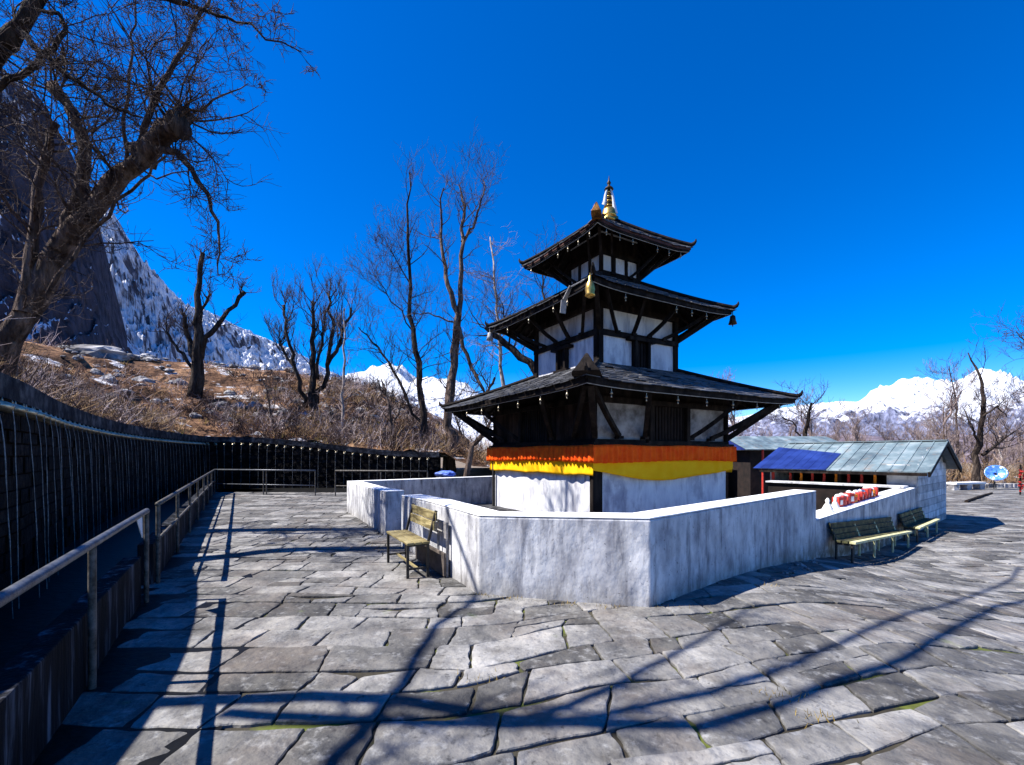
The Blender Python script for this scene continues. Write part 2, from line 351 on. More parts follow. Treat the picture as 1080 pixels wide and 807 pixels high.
# rubble courses
base = MB()
pr = [wat(i*cum[-1]/n) for i in range(n+1)]
for i in range(n):
    (p0, n0, _), (p1, n1, _) = pr[i], pr[i+1]
    t0, t1 = wtop(p0)-.26, wtop(p1)-.26
    base.add([(*(p0).xy, -.3), (*(p1).xy, -.3), (*(p1).xy, t1), (*(p0).xy, t0), (*(p0-n0*.6).xy, -.3), (*(p1-n1*.6).xy, -.3), (*(p1-n1*.6).xy, t1), (*(p0-n0*.6).xy, t0)],
             [(0, 1, 2, 3), (5, 4, 7, 6), (3, 2, 6, 7)])
    a0, a1 = n0*.07, n1*.07; T0, T1 = wtop(p0), wtop(p1)
    va = rr.random()
    capm.add([(*(p0+a0).xy, t0), (*(p1+a1).xy, t1), (*(p1+a1).xy, T1), (*(p0+a0).xy, T0), (*(p0-n0*.7).xy, t0), (*(p1-n1*.7).xy, t1), (*(p1-n1*.7).xy, T1-.02), (*(p0-n0*.7).xy, T0-.02)],
             [(0, 1, 2, 3), (3, 2, 6, 7), (5, 4, 7, 6), (1, 0, 4, 5)], va)
s = 0
z = -.2
while z < 2.3:
    h = rr.uniform(.14, .22); s = rr.uniform(0, .3)
    while s < cum[-1]-.4:
        L = rr.uniform(.22, .5); p, nn, d = wat(s+L/2)
        if z+h < wtop(p)-.28:
            th = .04+rr.uniform(0, .035)
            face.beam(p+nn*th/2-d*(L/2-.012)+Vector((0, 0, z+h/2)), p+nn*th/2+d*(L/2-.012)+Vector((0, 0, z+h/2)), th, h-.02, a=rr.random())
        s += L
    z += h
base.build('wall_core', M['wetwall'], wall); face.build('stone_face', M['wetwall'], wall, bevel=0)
capm.build('coping', M['cap'], wall)
sp_s = []
s = 4.2
while s < cum[-1]-.3: sp_s.append(s); s += .405
print('spouts', len(sp_s))
for k, s in enumerate(sp_s[:96]):
    p, nn, d = wat(s); z = wtop(p)-.36
    m1 = MB(); c = p+Vector((0, 0, z))
    m1.tube([c, c+nn*.09, c+nn*.16+Vector((0, 0, -.01)), c+nn*.22+Vector((0, 0, -.03))], [.065, .06, .045, .03], 7, cap=True)
    m1.lathe(c+nn*.12+d*.05+Vector((0, 0, .03)), [(.004, 0), (.012, .02), (.004, .05)], 5)
    m1.lathe(c+nn*.12-d*.05+Vector((0, 0, .03)), [(.004, 0), (.012, .02), (.004, .05)], 5)
    m1.build('spout', M['brass'], wall, True)
    q0 = c+nn*.21+Vector((0, 0, -.03)); v0 = rr.uniform(.06, .2); w_ = MB(); pts = []
    H = z+.15
    for j in range(13):
        dz = H*(j/12); t = math.sqrt(2*dz/9.8); pts.append(q0+nn*v0*t+Vector((rr.uniform(-.003, .003), rr.uniform(-.003, .003), -dz)))
    rad = [rr.uniform(.0025, .0075) for _ in pts]
    w_.tube(pts, rad, 4); w_.build('water_stream', M['water'], wall, True)

# hillside terrain: follows the wall and rises away from it
ext = [Vector((*p, 0)) for p in [(-2, -40), (-2.4, -22), (-2.8, -10)]] + wl[::4] + [wl[-1]] + [Vector((*p, 0)) for p in [(2, 23.4), (9, 24.5), (16, 27), (24, 31), (36, 34), (60, 36)]]
nrm = []
for i in range(len(ext)):
    d = (ext[min(i+1, len(ext)-1)]-ext[max(i-1, 0)]).normalized(); nrm.append(Vector((-d.y, d.x, 0)))
for _ in range(3): nrm = [nrm[0]]+[(nrm[i-1]+nrm[i]+nrm[i+1]).normalized() for i in range(1, len(nrm)-1)]+[nrm[-1]]
ds = [.55, .8, 1.1, 1.5, 2, 2.6, 3.2, 4, 4.8, 5.6, 6.5, 7.5, 8.5, 10, 11.5, 13, 15, 17, 19, 22, 26, 31, 38, 48, 60, 80]
hv = []
for p, nn in zip(ext, nrm):
    onwall = p.y < 23.2
    base_z = wtop(p)-.05 if onwall else max(-.2, 1.7-.22*(p.x+3.6)) if p.x < 6 else G(p.x, p.y)-.1
    rise = 6.8*(1-sm(-14, -2, p.x)*sm(20.5, 22.5, p.y)*.88)
    if p.x > -3 and p.y > 20: rise = 1.0*(1-sm(-3, 14, p.x))
    for d in ds:
        q = p+nn*d
        z = base_z + rise*(sm(-4, 19, d)-sm(-4, 19, .55)) + rise*.12*sm(18, 60, d)*3*(1 if rise > 3 else 0)
        am = .12+.5*sm(.8, 8, d)
        z += am*min(1, rise/3+.15)*(fbm(q.x*.22, q.y*.22, 1)+.45*fbm(q.x*.8, q.y*.8, 5))*1.1
        hv.append((q.x, q.y, z))
nd = len(ds); mb = MB()
mb.add(hv, [(i*nd+j, (i+1)*nd+j, (i+1)*nd+j+1, i*nd+j+1) for i in range(len(ext)-1) for j in range(nd-1)])
hill = mb.build('hillside', M['hill'], None, True); tag(hill, kind='structure')
sub = hill.modifiers.new('sub', 'SUBSURF'); sub.levels = 2; sub.render_levels = 2
tx = bpy.data.textures.new('rough', 'CLOUDS'); tx.noise_scale = .9; tx.noise_depth = 4
dm = hill.modifiers.new('rough', 'DISPLACE'); dm.texture = tx; dm.strength = .95; dm.mid_level = .55; dm.texture_coords = 'GLOBAL'
bvh = BVHTree.FromPolygons([Vector(v) for v in mb.v], mb.f)
def onhill(px, py):
    d = Vector(((px-540)/F, 1, (HZ-py)/F)).normalized()
    h = bvh.ray_cast(Vector((0, 0, CAMZ)), d)
    return h[0] if h[0] is not None or py > 520 else onhill(px, py+4)
def drop(x, y):
    h = bvh.ray_cast(Vector((x, y, 60)), Vector((0, 0, -1)))
    return h[0].z if h[0] else G(x, y)

# channel bed behind the rail
mb = MB(); vs = []; fs = []
k = 40
for i in range(k+1):
    s = cum[-1]*i/k; p, nn, d = wat(s)
    inner = p+nn*(2.4 if p.y < 20 else 3.2)
    vs += [(p.x, p.y, -.004), (inner.x, inner.y, -.004)]
mb.add(vs, [(2*i, 2*i+1, 2*i+3, 2*i+2) for i in range(k)])
tag(mb.build('channel_bed', M['wetfloor']), kind='structure')

# ------------------------------------------------------------------ mountains
def mountain(name, sil, mat, base_py, near_fac, amp, seed, rows=70, cols=260, jag=.03, power=1.0, fr=.11):
    """sil: (px, py, depth) of the skyline; the slope falls towards the viewer and behind"""
    mb = MB(); vs = []
    pxs = np.linspace(sil[0][0], sil[-1][0], cols)
    sx = [p[0] for p in sil]
    for px in pxs:
        D = float(np.interp(px, sx, [p[2] for p in sil])); py = float(np.interp(px, sx, [p[1] for p in sil]))
        for j in range(rows):
            t = (j/(rows-1))*1.35-.35          # -.35 .. 0 behind the crest, 1 at the foot
            if t < 0: dep = D*(1-t*.8); hfac = 1+t*1.2
            else: dep = D*(1-(1-near_fac)*t); hfac = (1-t)**power
            X = (px-540)/F*dep
            crest = (HZ-py)/F*D; foot = (HZ-base_py)/F*D*near_fac
            z = foot+(crest-foot)*hfac
            sc = 1/(D*fr)
            rn = noise.ridged_multi_fractal((X*sc, dep*sc, seed), 0.9, 2.1, 7, 1.0, 2.0)-1.1
            e = min(1, (abs(t)*5)**.8+jag)*(1-sm(.8, 1, t))
            z += amp*(crest-foot)*rn*e*.5
            if name in ('cliff', 'mountain_slope'): z += .035*(crest-foot)*(noise.ridged_multi_fractal((X*sc*7, dep*sc*7, seed+4), 1.0, 2.1, 5, 1.0, 2.0)-1)*e
            vs.append((X, dep, CAMZ+z))
    mb.add(vs, [(i*rows+j, i*rows+j+1, (i+1)*rows+j+1, (i+1)*rows+j) for i in range(cols-1) for j in range(rows-1)])
    return tag(mb.build(name, mat, None, name not in ('cliff', 'mountain_slope')), kind='structure')
def snow_mat(name, rock, snow, scale, lo, hi, stretch=(1, 1, 1), zf=0.6, zr=None):
    m = bpy.data.materials.new(name); m.use_nodes = True; t = m.node_tree; N = t.nodes; L = t.links; b = N['Principled BSDF']
    b.inputs['Roughness'].default_value = .9; b.inputs['Specular IOR Level'].default_value = .1
    tc = N.new('ShaderNodeTexCoord'); mp = N.new('ShaderNodeMapping'); mp.inputs['Scale'].default_value = stretch; L.new(tc.outputs['Object'], mp.inputs[0])
    n1 = N.new('ShaderNodeTexNoise'); n1.inputs['Scale'].default_value = scale; n1.inputs['Detail'].default_value = 12; n1.inputs['Roughness'].default_value = .7; L.new(mp.outputs[0], n1.inputs['Vector'])
    n2 = N.new('ShaderNodeTexNoise'); n2.inputs['Scale'].default_value = scale*7; n2.inputs['Detail'].default_value = 10; L.new(mp.outputs[0], n2.inputs['Vector'])
    ge = N.new('ShaderNodeNewGeometry'); sx = N.new('ShaderNodeSeparateXYZ'); L.new(ge.outputs['Normal'], sx.inputs[0])
    ma = N.new('ShaderNodeMath'); ma.operation = 'MULTIPLY_ADD'; L.new(sx.outputs[2], ma.inputs[0]); ma.inputs[1].default_value = zf; L.new(n1.outputs[0], ma.inputs[2])
    m3 = N.new('ShaderNodeMath'); m3.operation = 'MULTIPLY_ADD'; L.new(n2.outputs[0], m3.inputs[0]); m3.inputs[1].default_value = .5; L.new(ma.outputs[0], m3.inputs[2])
    if zr:
        so_ = N.new('ShaderNodeSeparateXYZ'); L.new(tc.outputs['Object'], so_.inputs[0]); zm = N.new('ShaderNodeMapRange')
        zm.inputs[1].default_value = zr[0]; zm.inputs[2].default_value = zr[1]; zm.inputs[3].default_value = zr[2]; zm.inputs[4].default_value = zr[3]; L.new(so_.outputs[2], zm.inputs[0])
        ad = N.new('ShaderNodeMath'); L.new(m3.outputs[0], ad.inputs[0]); L.new(zm.outputs[0], ad.inputs[1]); m3 = ad
    mr = N.new('ShaderNodeMapRange'); mr.inputs[1].default_value = lo; mr.inputs[2].default_value = hi; L.new(m3.outputs[0], mr.inputs[0])
    cr = N.new('ShaderNodeValToRGB'); cr.color_ramp.elements[0].color = (*[c*.5 for c in rock], 1); cr.color_ramp.elements[1].color = (*[c*1.6 for c in rock], 1)
    cr.color_ramp.elements[0].position = .35; cr.color_ramp.elements[1].position = .65; L.new(n2.outputs[0], cr.inputs[0])
    mx = N.new('ShaderNodeMix'); mx.data_type = 'RGBA'; L.new(mr.outputs[0], mx.inputs['Factor']); L.new(cr.outputs[0], mx.inputs['A']); mx.inputs['B'].default_value = (*snow, 1)
    L.new(mx.outputs['Result'], b.inputs['Base Color'])
    bp = N.new('ShaderNodeBump'); bp.inputs['Strength'].default_value = 1; bp.inputs['Distance'].default_value = .12/scale; L.new(n2.outputs[0], bp.inputs['Height']); L.new(bp.outputs[0], b.inputs['Normal'])
    return m
M['cliff'] = snow_mat('dark_cliff_rock', (.045, .04, .05), (.6, .62, .68), .05, 1.03, 1.09, (1, 1, .9))
M['snowy'] = snow_mat('streaked_snow_rock', (.075, .07, .085), (.62, .63, .67), .016, .84, .96, (1.3, 1.0, .8))
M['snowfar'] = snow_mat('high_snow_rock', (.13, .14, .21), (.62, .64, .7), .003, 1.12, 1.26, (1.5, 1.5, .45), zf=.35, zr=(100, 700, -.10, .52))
mountain('cliff', [(-900, -260, 55), (-400, -60, 60), (-100, 30, 70), (0, 72, 80), (40, 105, 85), (75, 160, 95), (92, 198, 105), (104, 235, 110), (114, 275, 120), (124, 315, 130), (134, 355, 135), (170, 400, 140)], M['cliff'], 400, .6, .26, 3.3, rows=190, cols=480, jag=.10, fr=.13)
mountain('mountain_slope', [(60, 150, 420), (112, 218, 420), (125, 235, 430), (150, 272, 450), (175, 300, 480), (195, 322, 520), (225, 332, 560), (260, 350, 640), (300, 366, 740), (340, 388, 860), (380, 404, 980), (430, 422, 1100), (520, 440, 1250), (640, 470, 1400)], M['snowy'], 478, .45, .24, 9.1, rows=130, cols=480, jag=.06, fr=.14)
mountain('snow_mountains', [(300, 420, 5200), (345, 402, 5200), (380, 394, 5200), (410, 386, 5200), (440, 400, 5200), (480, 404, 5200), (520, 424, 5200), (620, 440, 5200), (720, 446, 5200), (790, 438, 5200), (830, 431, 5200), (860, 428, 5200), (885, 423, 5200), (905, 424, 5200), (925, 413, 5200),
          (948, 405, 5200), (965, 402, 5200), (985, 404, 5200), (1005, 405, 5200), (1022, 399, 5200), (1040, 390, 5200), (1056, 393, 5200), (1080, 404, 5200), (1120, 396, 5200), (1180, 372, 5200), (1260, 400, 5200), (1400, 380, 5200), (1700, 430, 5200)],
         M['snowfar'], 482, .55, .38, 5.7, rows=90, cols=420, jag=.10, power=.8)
mountain('forest_ridge', [(600, 478, 400), (760, 470, 400), (840, 462, 400), (900, 458, 400), (960, 464, 400), (1010, 458, 400), (1080, 462, 400), (1200, 450, 400), (1500, 455, 400)], material('bare_forest_slope', [(.05, .035, .045), (.13, .10, .12), (.22, .18, .2)], scale=.05, detail=14, bump=.6, bscale=.4, bdist=2), 500, .4, .3, 2.2, rows=30, jag=.2)

# ------------------------------------------------------------------ temple
TH = R(30.3); TC = Vector((2.36, 12.0, 0))
T = empty('pagoda_temple', TC, TH, 'three-tiered black and white pagoda temple with a gilt spire', 'temple')
def face_pt(k, a, d, z):
    """k: which of the four faces, a: along it, d: outward distance from the centre"""
    if k == 0: return Vector((a, -d, z))        # right-hand visible face
    if k == 1: return Vector((-d, -a, z))       # left-hand visible face (a = -h .. h, +h at the front corner)
    if k == 2: return Vector((-a, d, z))
    return Vector((d, a, z))
TX = MB()
# stone plinth, walls
def wallbox(name, h, z0, z1, mat): return MB().box((0, 0, (z0+z1)/2), (2*h, 2*h, z1-z0)).build(name, mat, T)
H1, H2, H3 = 2.06, 1.25, .60
pl = MB(); pl.box((0, 0, .06), (5.0, 5.0, .3)); pl.build('plinth', M['cap'], T, bevel=.02)
wallbox('lower_wall', H1, .2, 1.80, M['plaster_clean'])
wallbox('upper_band', H1-.03, 1.80, 3.2, M['stucco'])
wallbox('middle_wall', H2, 3.3, 4.34, M['plaster_clean'])
wallbox('middle_band', H2-.03, 4.34, 5.5, M['plaster_clean'])
wallbox('top_wall', H3, 5.6, 7.0, M['plaster_clean'])
for nm_, h_, z0_, z1_ in (('eave_panelling', H1, 2.72, 3.15), ('eave_panelling', H2, 4.95, 5.4), ('eave_panelling', H3, 6.5, 6.95)): wallbox(nm_, h_+.01, z0_, z1_, M['timber'])
for k_ in (1, 3):
    m = MB()
    for i in range(26):
        a_ = -H1+2*H1*(i+.5)/26; m.beam((-H1-.0 if k_ == 1 else H1, a_, 1.86), (-H1 if k_ == 1 else H1, a_, 2.72), .15, .04, a=random.random(), up=(1, 0, 0))
    m.build('timber_panelling', M['panel'], T)
def frame_tier(h, z0, z1, nposts, w, name='timber_frame'):
    m = MB()
    for k in range(4):
        for zz in (z0, z1): m.beam(face_pt(k, -h-.03, h+.012, zz), face_pt(k, h+.03, h+.012, zz), .11, .12, a=random.random())
        for i in range(nposts+1):
            a = -h+2*h*i/nposts
            m.beam(face_pt(k, a, h+.006, z0), face_pt(k, a, h+.006, z1), w, .06, a=random.random(), up=face_pt(k, 0, 1, 0))
    return m.build(name, M['timber'], T)
frame_tier(H1, 1.86, 2.72, 1, .10)
# the front face panels between posts around each carved window
def windows(h, zc, ww, wh, faces, fw=.1, lat=True):
    for k in faces:
        m = MB()
        for sgn in (-1, 1): m.beam(face_pt(k, sgn*ww/2, h+.06, zc-wh/2), face_pt(k, sgn*ww/2, h+.06, zc+wh/2), fw, .14, up=face_pt(k, 0, 1, 0))
        m.beam(face_pt(k, -ww/2-.22, h+.07, zc+wh/2), face_pt(k, ww/2+.22, h+.07, zc+wh/2), .17, fw)
        m.beam(face_pt(k, -ww/2-.12, h+.07, zc-wh/2), face_pt(k, ww/2+.12, h+.07, zc-wh/2), .16, fw*.8)
        f = m.build('window', M['timber'], T)
        g = MB(); g.beam(face_pt(k, 0, h+.02, zc-wh/2), face_pt(k, 0, h+.02, zc+wh/2), ww, .03, up=face_pt(k, 0, 1, 0)); g.build('shutter', M['shopdark'], f)
        if lat:
            l = MB(); q = max(3, int(ww/.09))
            for i in range(1, q): l.beam(face_pt(k, -ww/2+ww*i/q, h+.05, zc-wh/2), face_pt(k, -ww/2+ww*i/q, h+.05, zc+wh/2), .02, .02)
            l.build('lattice', M['timber'], f)
windows(H1, 2.28, 1.15, .84, range(4))
frame_tier(H2, 4.34, 4.95, 1, .1)
bb = MB()
for k in range(4):
    for a in (-H2, H2): bb.beam(face_pt(k, a*.97, H2+.02, 3.3), face_pt(k, a*.97, H2+.02, 4.9), .13, .07, up=face_pt(k, 0, 1, 0))
    bb.beam(face_pt(k, -H2-.05, H2+.02, 3.52), face_pt(k, H2+.05, H2+.02, 3.52), .09, .09)
bb.build('corner_post', M['timber'], T)
windows(H2, 3.92, .42, .72, (0, 2), .08)
windows(H2, 3.92, .3, .55, (1, 3), .07)
frame_tier(H3, 5.98, 6.5, 3, .08)
# dark corner pilaster of the ground floor, drain pipe
m = MB(); m.box((-H1+.06, -H1-.012, .9), (.24, .06, 1.4)); m.box((-H1-.012, -H1+.02, .9), (.06, .12, 1.4)); m.build('corner_pilaster', M['timber'], T)
m = MB(); m.tube([(-H1-.07, H1-.03, .2), (-H1-.07, H1-.03, 1.7)], .04, 8, True); m.build('drain_pipe', M['iron'], T)
# inner wall decor: small dark marks on plaster
# roofs
def roof(h, z0, hin, z1, up, rows, sl_w, th=.05, edge=M['timber'], seed=1, apex=False):
    rg = random.Random(seed); m = MB()
    def surf(k, s, t, off=0):
        half = h+(hin-h)*t
        z = z0+(z1-z0)*(t**1.06 if t > 0 else t)+up*(abs(s)**5)*(1-t)**2
        ex = up*.35*(abs(s)**6)*(1-t)**2
        p = face_pt(k, s*(half+ex), half+ex, z+off); return p
    n = 24
    for k in range(4):
        for layer, off in ((0, 0), (1, -th)):
            vs = [surf(k, -1+2*i/n, j/8, off) for j in range(9) for i in range(n+1)]
            fs = [(j*(n+1)+i, j*(n+1)+i+1, (j+1)*(n+1)+i+1, (j+1)*(n+1)+i) for j in range(8) for i in range(n)]
            if layer: fs = [tuple(reversed(f)) for f in fs]
            m.add(vs, fs, .3)
        # eave edge
        vs = [surf(k, -1+2*i/n, 0, 0) for i in range(n+1)]+[surf(k, -1+2*i/n, 0, -th) for i in range(n+1)]
        m.add(vs, [(i, n+1+i, n+2+i, i+1) for i in range(n)], .2)
    ro = m.build('roof', M['timber'], T)
    # slates, row over row
    m = MB()
    for k in range(4):
        for r in range(rows):
            t0 = max(0, r/rows-.012)-(.035 if r == 0 else 0); t1 = min(1, (r+1.25)/rows); half = h+(hin-h)*t0
            s = -1.0+rg.uniform(0, .03)
            while s < 1:
                ds_ = rg.uniform(.6, 1.3)*sl_w/half; s1 = min(1, s+ds_-.006)
                if s1-s > .01 and not (rg.random() < .03):
                    j0 = rg.uniform(-.012, .012); lf = rg.uniform(.012, .03)
                    a, b = surf(k, s, t0+j0, lf+.008), surf(k, s1, t0+j0+rg.uniform(-.006, .006), lf+.008+rg.uniform(-.004, .008))
                    c, d = surf(k, s1, t1, .008), surf(k, s, t1, .008)
                    dn = Vector((0, 0, -.016))
                    m.add([a, b, c, d, a+dn, b+dn, c+dn, d+dn], [(0, 1, 2, 3), (4, 5, 1, 0), (5, 6, 2, 1), (7, 4, 0, 3)], rg.random())
                s += ds_
    m.build('slates', M['slate'], ro)
    # hips with raised beam and curled tip
    for k in range(4):
        m = MB(); pts = []
        for i in range(15):
            t = 1-i/14; p = surf(k, -1, t, .05); pts.append(p)
        tip = pts[-1]; out = Vector((tip.x, tip.y, 0)).normalized()
        for (o, zz) in ((.05, .012), (.10, .04), (.135, .09), (.14, .15)): pts.append(tip+out*o*.9+Vector((0, 0, zz*.9)))
        m.tube(pts, [.055]*15+[.05, .045, .03, .012], 6)
        m.build('hip_ridge', M['timber'], ro)
    # fascia beam, rafters
    m = MB()
    for k in range(4):
        vs = []
        for i in range(n):
            a = surf(k, -1+2*i/n, .02, -th-.03); b = surf(k, -1+2*(i+1)/n, .02, -th-.03); m.beam(a, b, .06, .08, a=rg.random())
        q = int(2*h/.28)
        for i in range(q+1):
            s = -1+2*i/q
            a = surf(k, s, .01, -th-.03); half = h+(hin-h)*.6
            b = surf(k, max(-1, min(1, s*h/half)) if abs(s*h) < half else math.copysign(1, s), .6, -th-.03)
            m.beam(a, b, .055, .07, a=rg.random())
    m.build('rafters', M['timber'], ro)
    return ro, surf
r1, s1_ = roof(3.12, 2.88, 1.25, 3.66, .05, 11, .26, seed=1)
r2, s2_ = roof(2.15, 5.05, .60, 5.93, .06, 9, .22, seed=2)
r3, s3_ = roof(1.47, 6.66, .10, 7.66, .07, 9, .20, seed=3)
# reddish rim of the top roof and pale string course under each eave
def rim(ro, sf, off, w, hh, mat, name, t=0, ins=0):
    m = MB(); n = 24
    for k in range(4):
        for i in range(n): m.beam(sf(k, -1+2*i/n, t, off), sf(k, -1+2*(i+1)/n, t, off), w, hh)
    m.build(name, mat, ro)
rim(r3, s3_, -.035, .03, .06, M['redroof'], 'rusty_rim')
for r_, f_ in ((r1, s1_), (r2, s2_), (r3, s3_)): rim(r_, f_, -.135, .012, .012, M['greystrip'], 'eave_cord', t=.025)
# front corner crests standing on the hips
def crest(sf, ro, sc, mat, t=.03, wd=.24):
    m = MB(); p = sf(0, -1, t, .02); out = Vector((p.x, p.y, 0)).normalized(); side = Vector((-out.y, out.x, 0))
    prof = [(-.42, 0), (-.25, .10), (-.12, .20), (-.02, .30), (.03, .36), (.10, .27), (.15, .14), (.20, .02), (.1, -.04), (-.2, -.03)]
    n = len(prof); vs = []
    for sg in (-1, 1): vs += [p+out*(a*sc)+Vector((0, 0, b*sc))+side*sg*sc*(.02+wd*max(0, 1-max(0, b)/.36)**1.3) for a, b in prof]
    m.add(vs, [tuple(range(n)), tuple(reversed(range(n, 2*n)))]+[(i, n+i, n+(i+1) % n, (i+1) % n) for i in range(n)])
    return m.build('corner_crest', mat, ro, bevel=.01)
crest(s1_, r1, .95, M['timber'], .03, .24); crest(s3_, r3, .7, M['crestgold'], -.09, .14)
# struts
def struts(h, zb, sf, t, na, w, alongs):
    for k in range(4):
        for a in alongs:
            half_s = a
            m = MB()
            top = sf(k, max(-.97, min(.97, a*1.35/na)), t, -.15)
            bot = face_pt(k, a/na*h*.97, h+.05, zb)
            d = (top-bot)
            # slightly bowed carved strut
            pts = [bot+d*u+Vector((0, 0, -.05*math.sin(u*math.pi))) for u in (0, .25, .5, .75, 1)]
            for p_, q_ in zip(pts, pts[1:]): m.beam(p_, q_, w, w*1.1)
            m.box(bot+Vector((0, 0, -.02)), (.13, .13, .06))
            m.build('strut', M['timber'], T)
        m = MB(); top = sf(k, -.98, t*.8, -.15); bot = face_pt(k, -h, h+.03, zb); m.beam(bot, top, w*1.3, w*1.4); m.build('corner_strut', M['timber'], T)
struts(H1, 1.98, s1_, .12, 1, .085, (-.72, -.36, .36, .72))
struts(H2, 4.40, s2_, .14, 1, .07, (-.62, -.2, .2, .62))
struts(H3, 6.02, s3_, .2, 1, .05, (-.5, .5))
# eave bells (fixed wind bells)
def bell_mesh(sc):
    m = MB(); m.tube([(0, 0, 0), (0, 0, -.08*sc)], .006, 4); m.lathe((0, 0, -.08*sc), [(.006*sc, 0), (.03*sc, -.015*sc), (.036*sc, -.05*sc), (.055*sc, -.10*sc), (.02*sc, -.10*sc)], 8)
    m.tube([(0, 0, -.16*sc), (0, 0, -.24*sc)], .004, 4); m.box((0, 0, -.27*sc), (.05*sc, .006, .07*sc)); return m
bm_ = {}
for (ro, sf, cnt, sc) in ((r1, s1_, 7, .5), (r2, s2_, 8, .5), (r3, s3_, 7, .45)):
    proto = bell_mesh(sc).build('wind_bell', M['brass'], ro, True); first = True
    for k in range(2):
        for i in range(cnt):
            if random.random() < .15: continue
            o = proto if first else proto.copy()
            if not first: C.objects.link(o); o.parent = ro
            first = False; o.location = sf(k, -.96+1.92*(i+.5)/cnt, .02, -.16)
# spire
m = MB(); m.box((0, 0, 7.64), (.34, .34, .14)); m.lathe((0, 0, 7.70), [(.19, 0), (.20, .04), (.185, .08), (.17, .16), (.15, .22), (.08, .26)], 16)
gj = m.build('pinnacle', M['gold'], T, True); gj.location = (.12, -.077, .02)
for i in range(7):
    m = MB(); z = 7.97+i*.062; r = .125-.012*i; m.lathe((0, 0, z), [(r*.6, 0), (r, .012), (r, .034), (r*.6, .046)], 14); m.build('gilt_ring', M['gold'] if i % 2 == 0 else M['bronze'], gj, True)
m = MB(); m.lathe((0, 0, 7.92), [(.05, 0), (.03, .5), (.025, .62)], 8); m.lathe((0, 0, 8.42), [(.02, 0), (.12, .01), (.10, .05), (.04, .10), (.03, .14), (.055, .18), (.02, .24), (.006, .36)], 12); m.build('finial', M['bronze'], gj, True)
m = MB()     # white scarf tied round the spire
for sgn, L in ((1, .72), (-1, .52)):
    vs = []
    for i in range(10):
        t = i/9; c = Vector((sgn*(.015+.15*t+.02*math.sin(t*5)), -.02-.07*t, 8.50-L*t)); w_ = .03+.10*t
        vs += [c+Vector((-w_/2, -w_/2, 0)), c+Vector((w_/2, w_/2*.2, .02*math.sin(9*t))), c+Vector((w_/2, w_/2*.2+.012, 0)), c+Vector((-w_/2, -w_/2+.012, 0))]
    m.add(vs, [(4*i+j, 4*i+(j+1) % 4, 4*i+4+(j+1) % 4, 4*i+4+j) for i in range(9) for j in range(4)])
sc_ = m.build('prayer_scarf', M['whitecloth'], None, True); sc_.location = TC+Vector((.145, 0, .02)); sc_.rotation_euler.z = 0
tag(sc_, 'white prayer scarf tied around the gilt spire on the top roof', 'scarf')
# cloths hung round the lower storey
def cloth(name, mat, z0f, z1f, off, pleat, amp, label):
    m = MB(); n = 220; L = 2*(H1+off); k_ = 0
    for k in range(4):
        vs = []
        nz_ = 7
        for i in range(n+1):
            a = -1+2*i/n
            for j in range(nz_):
                t = j/(nz_-1); zt, zb = z0f(k, a), z1f(k, a)
                w_ = amp*(.35+.65*t)*(math.sin(a*pleat+2*math.sin(a*9))+.5*math.sin(a*pleat*.37+1))
                vs.append(face_pt(k, a*(H1+off), H1+off+w_, zt+(zb-zt)*t))
        m.add(vs, [(i*nz_+j, i*nz_+j+1, (i+1)*nz_+j+1, (i+1)*nz_+j) for i in range(n) for j in range(nz_-1)])
    o = m.build(name, mat, None, True); o.location = TC; o.rotation_euler.z = TH
    sd = o.modifiers.new('thick', 'SOLIDIFY'); sd.thickness = .006
    return tag(o, label, 'cloth')
cloth('red_valance', M['red'], lambda k, a: 1.80+.01*math.sin(7*a), lambda k, a: 1.46+.006*math.sin(60*a)+.02*math.sin(3*a+1), .17, 92, .026, 'orange-red pleated valance strung around the lower storey of the temple')
cloth('yellow_drape', M['yellow'], lambda k, a: 1.50, lambda k, a: (1.06+.22*(a*a)**.8+.02*math.sin(5*a) if k == 0 else 1.19+.012*math.sin(9*a)), .11, 26, .018, 'plain yellow drape hanging below the orange-red valance on the temple')
vb = MB()
for k in range(4): vb.beam(face_pt(k, -H1-.12, H1+.08, 1.83), face_pt(k, H1+.12, H1+.08, 1.83), .12, .05)
vb.build('valance_rail', M['timber'], T)
# gilt bottle-shaped ornament hanging at the middle roof's front corner
def world(p): return TC+Matrix.Rotation(TH, 3, 'Z') @ Vector(p)
p = world(s2_(0, -1, .03, -.05))
m = MB(); m.lathe((0, 0, 0), [(.012, -.02), (.03, -.05), (.035, -.12), (.08, -.2), (.10, -.30), (.085, -.38), (.10, -.42), (.04, -.46)], 14); m.tube([(0, 0, .02), (0, 0, -.05)], .01, 5)
o = m.build('hanging_ornament', M['gold'], None, True); o.location = p+Vector((-.09, -.12, .02)); tag(o, 'gilt bottle-shaped ornament hanging at the front corner of the middle roof', 'ornament')
for (k, lab, nm) in ((0, 'dark bell hanging from the right corner of the middle roof', 1), (1, 'pale bell hanging from the left corner of the middle roof', -1)):
    p = world(s2_(k, 1 if k == 0 else -1, .0, -.08)) if k == 0 else world(s2_(1, -1, .0, -.08))
    m = MB(); m.tube([(0, 0, .06), (0, 0, -.06)], .01, 5); m.lathe((0, 0, -.05), [(.02, 0), (.06, -.03), (.07, -.12), (.10, -.22), (.03, -.22)], 12); m.tube([(0, 0, -.25), (0, 0, -.33)], .012, 5)
    o = m.build('corner_bell', M['bronze'] if k == 0 else M['greystrip'], None, True); o.location = p; tag(o, lab, 'bell')
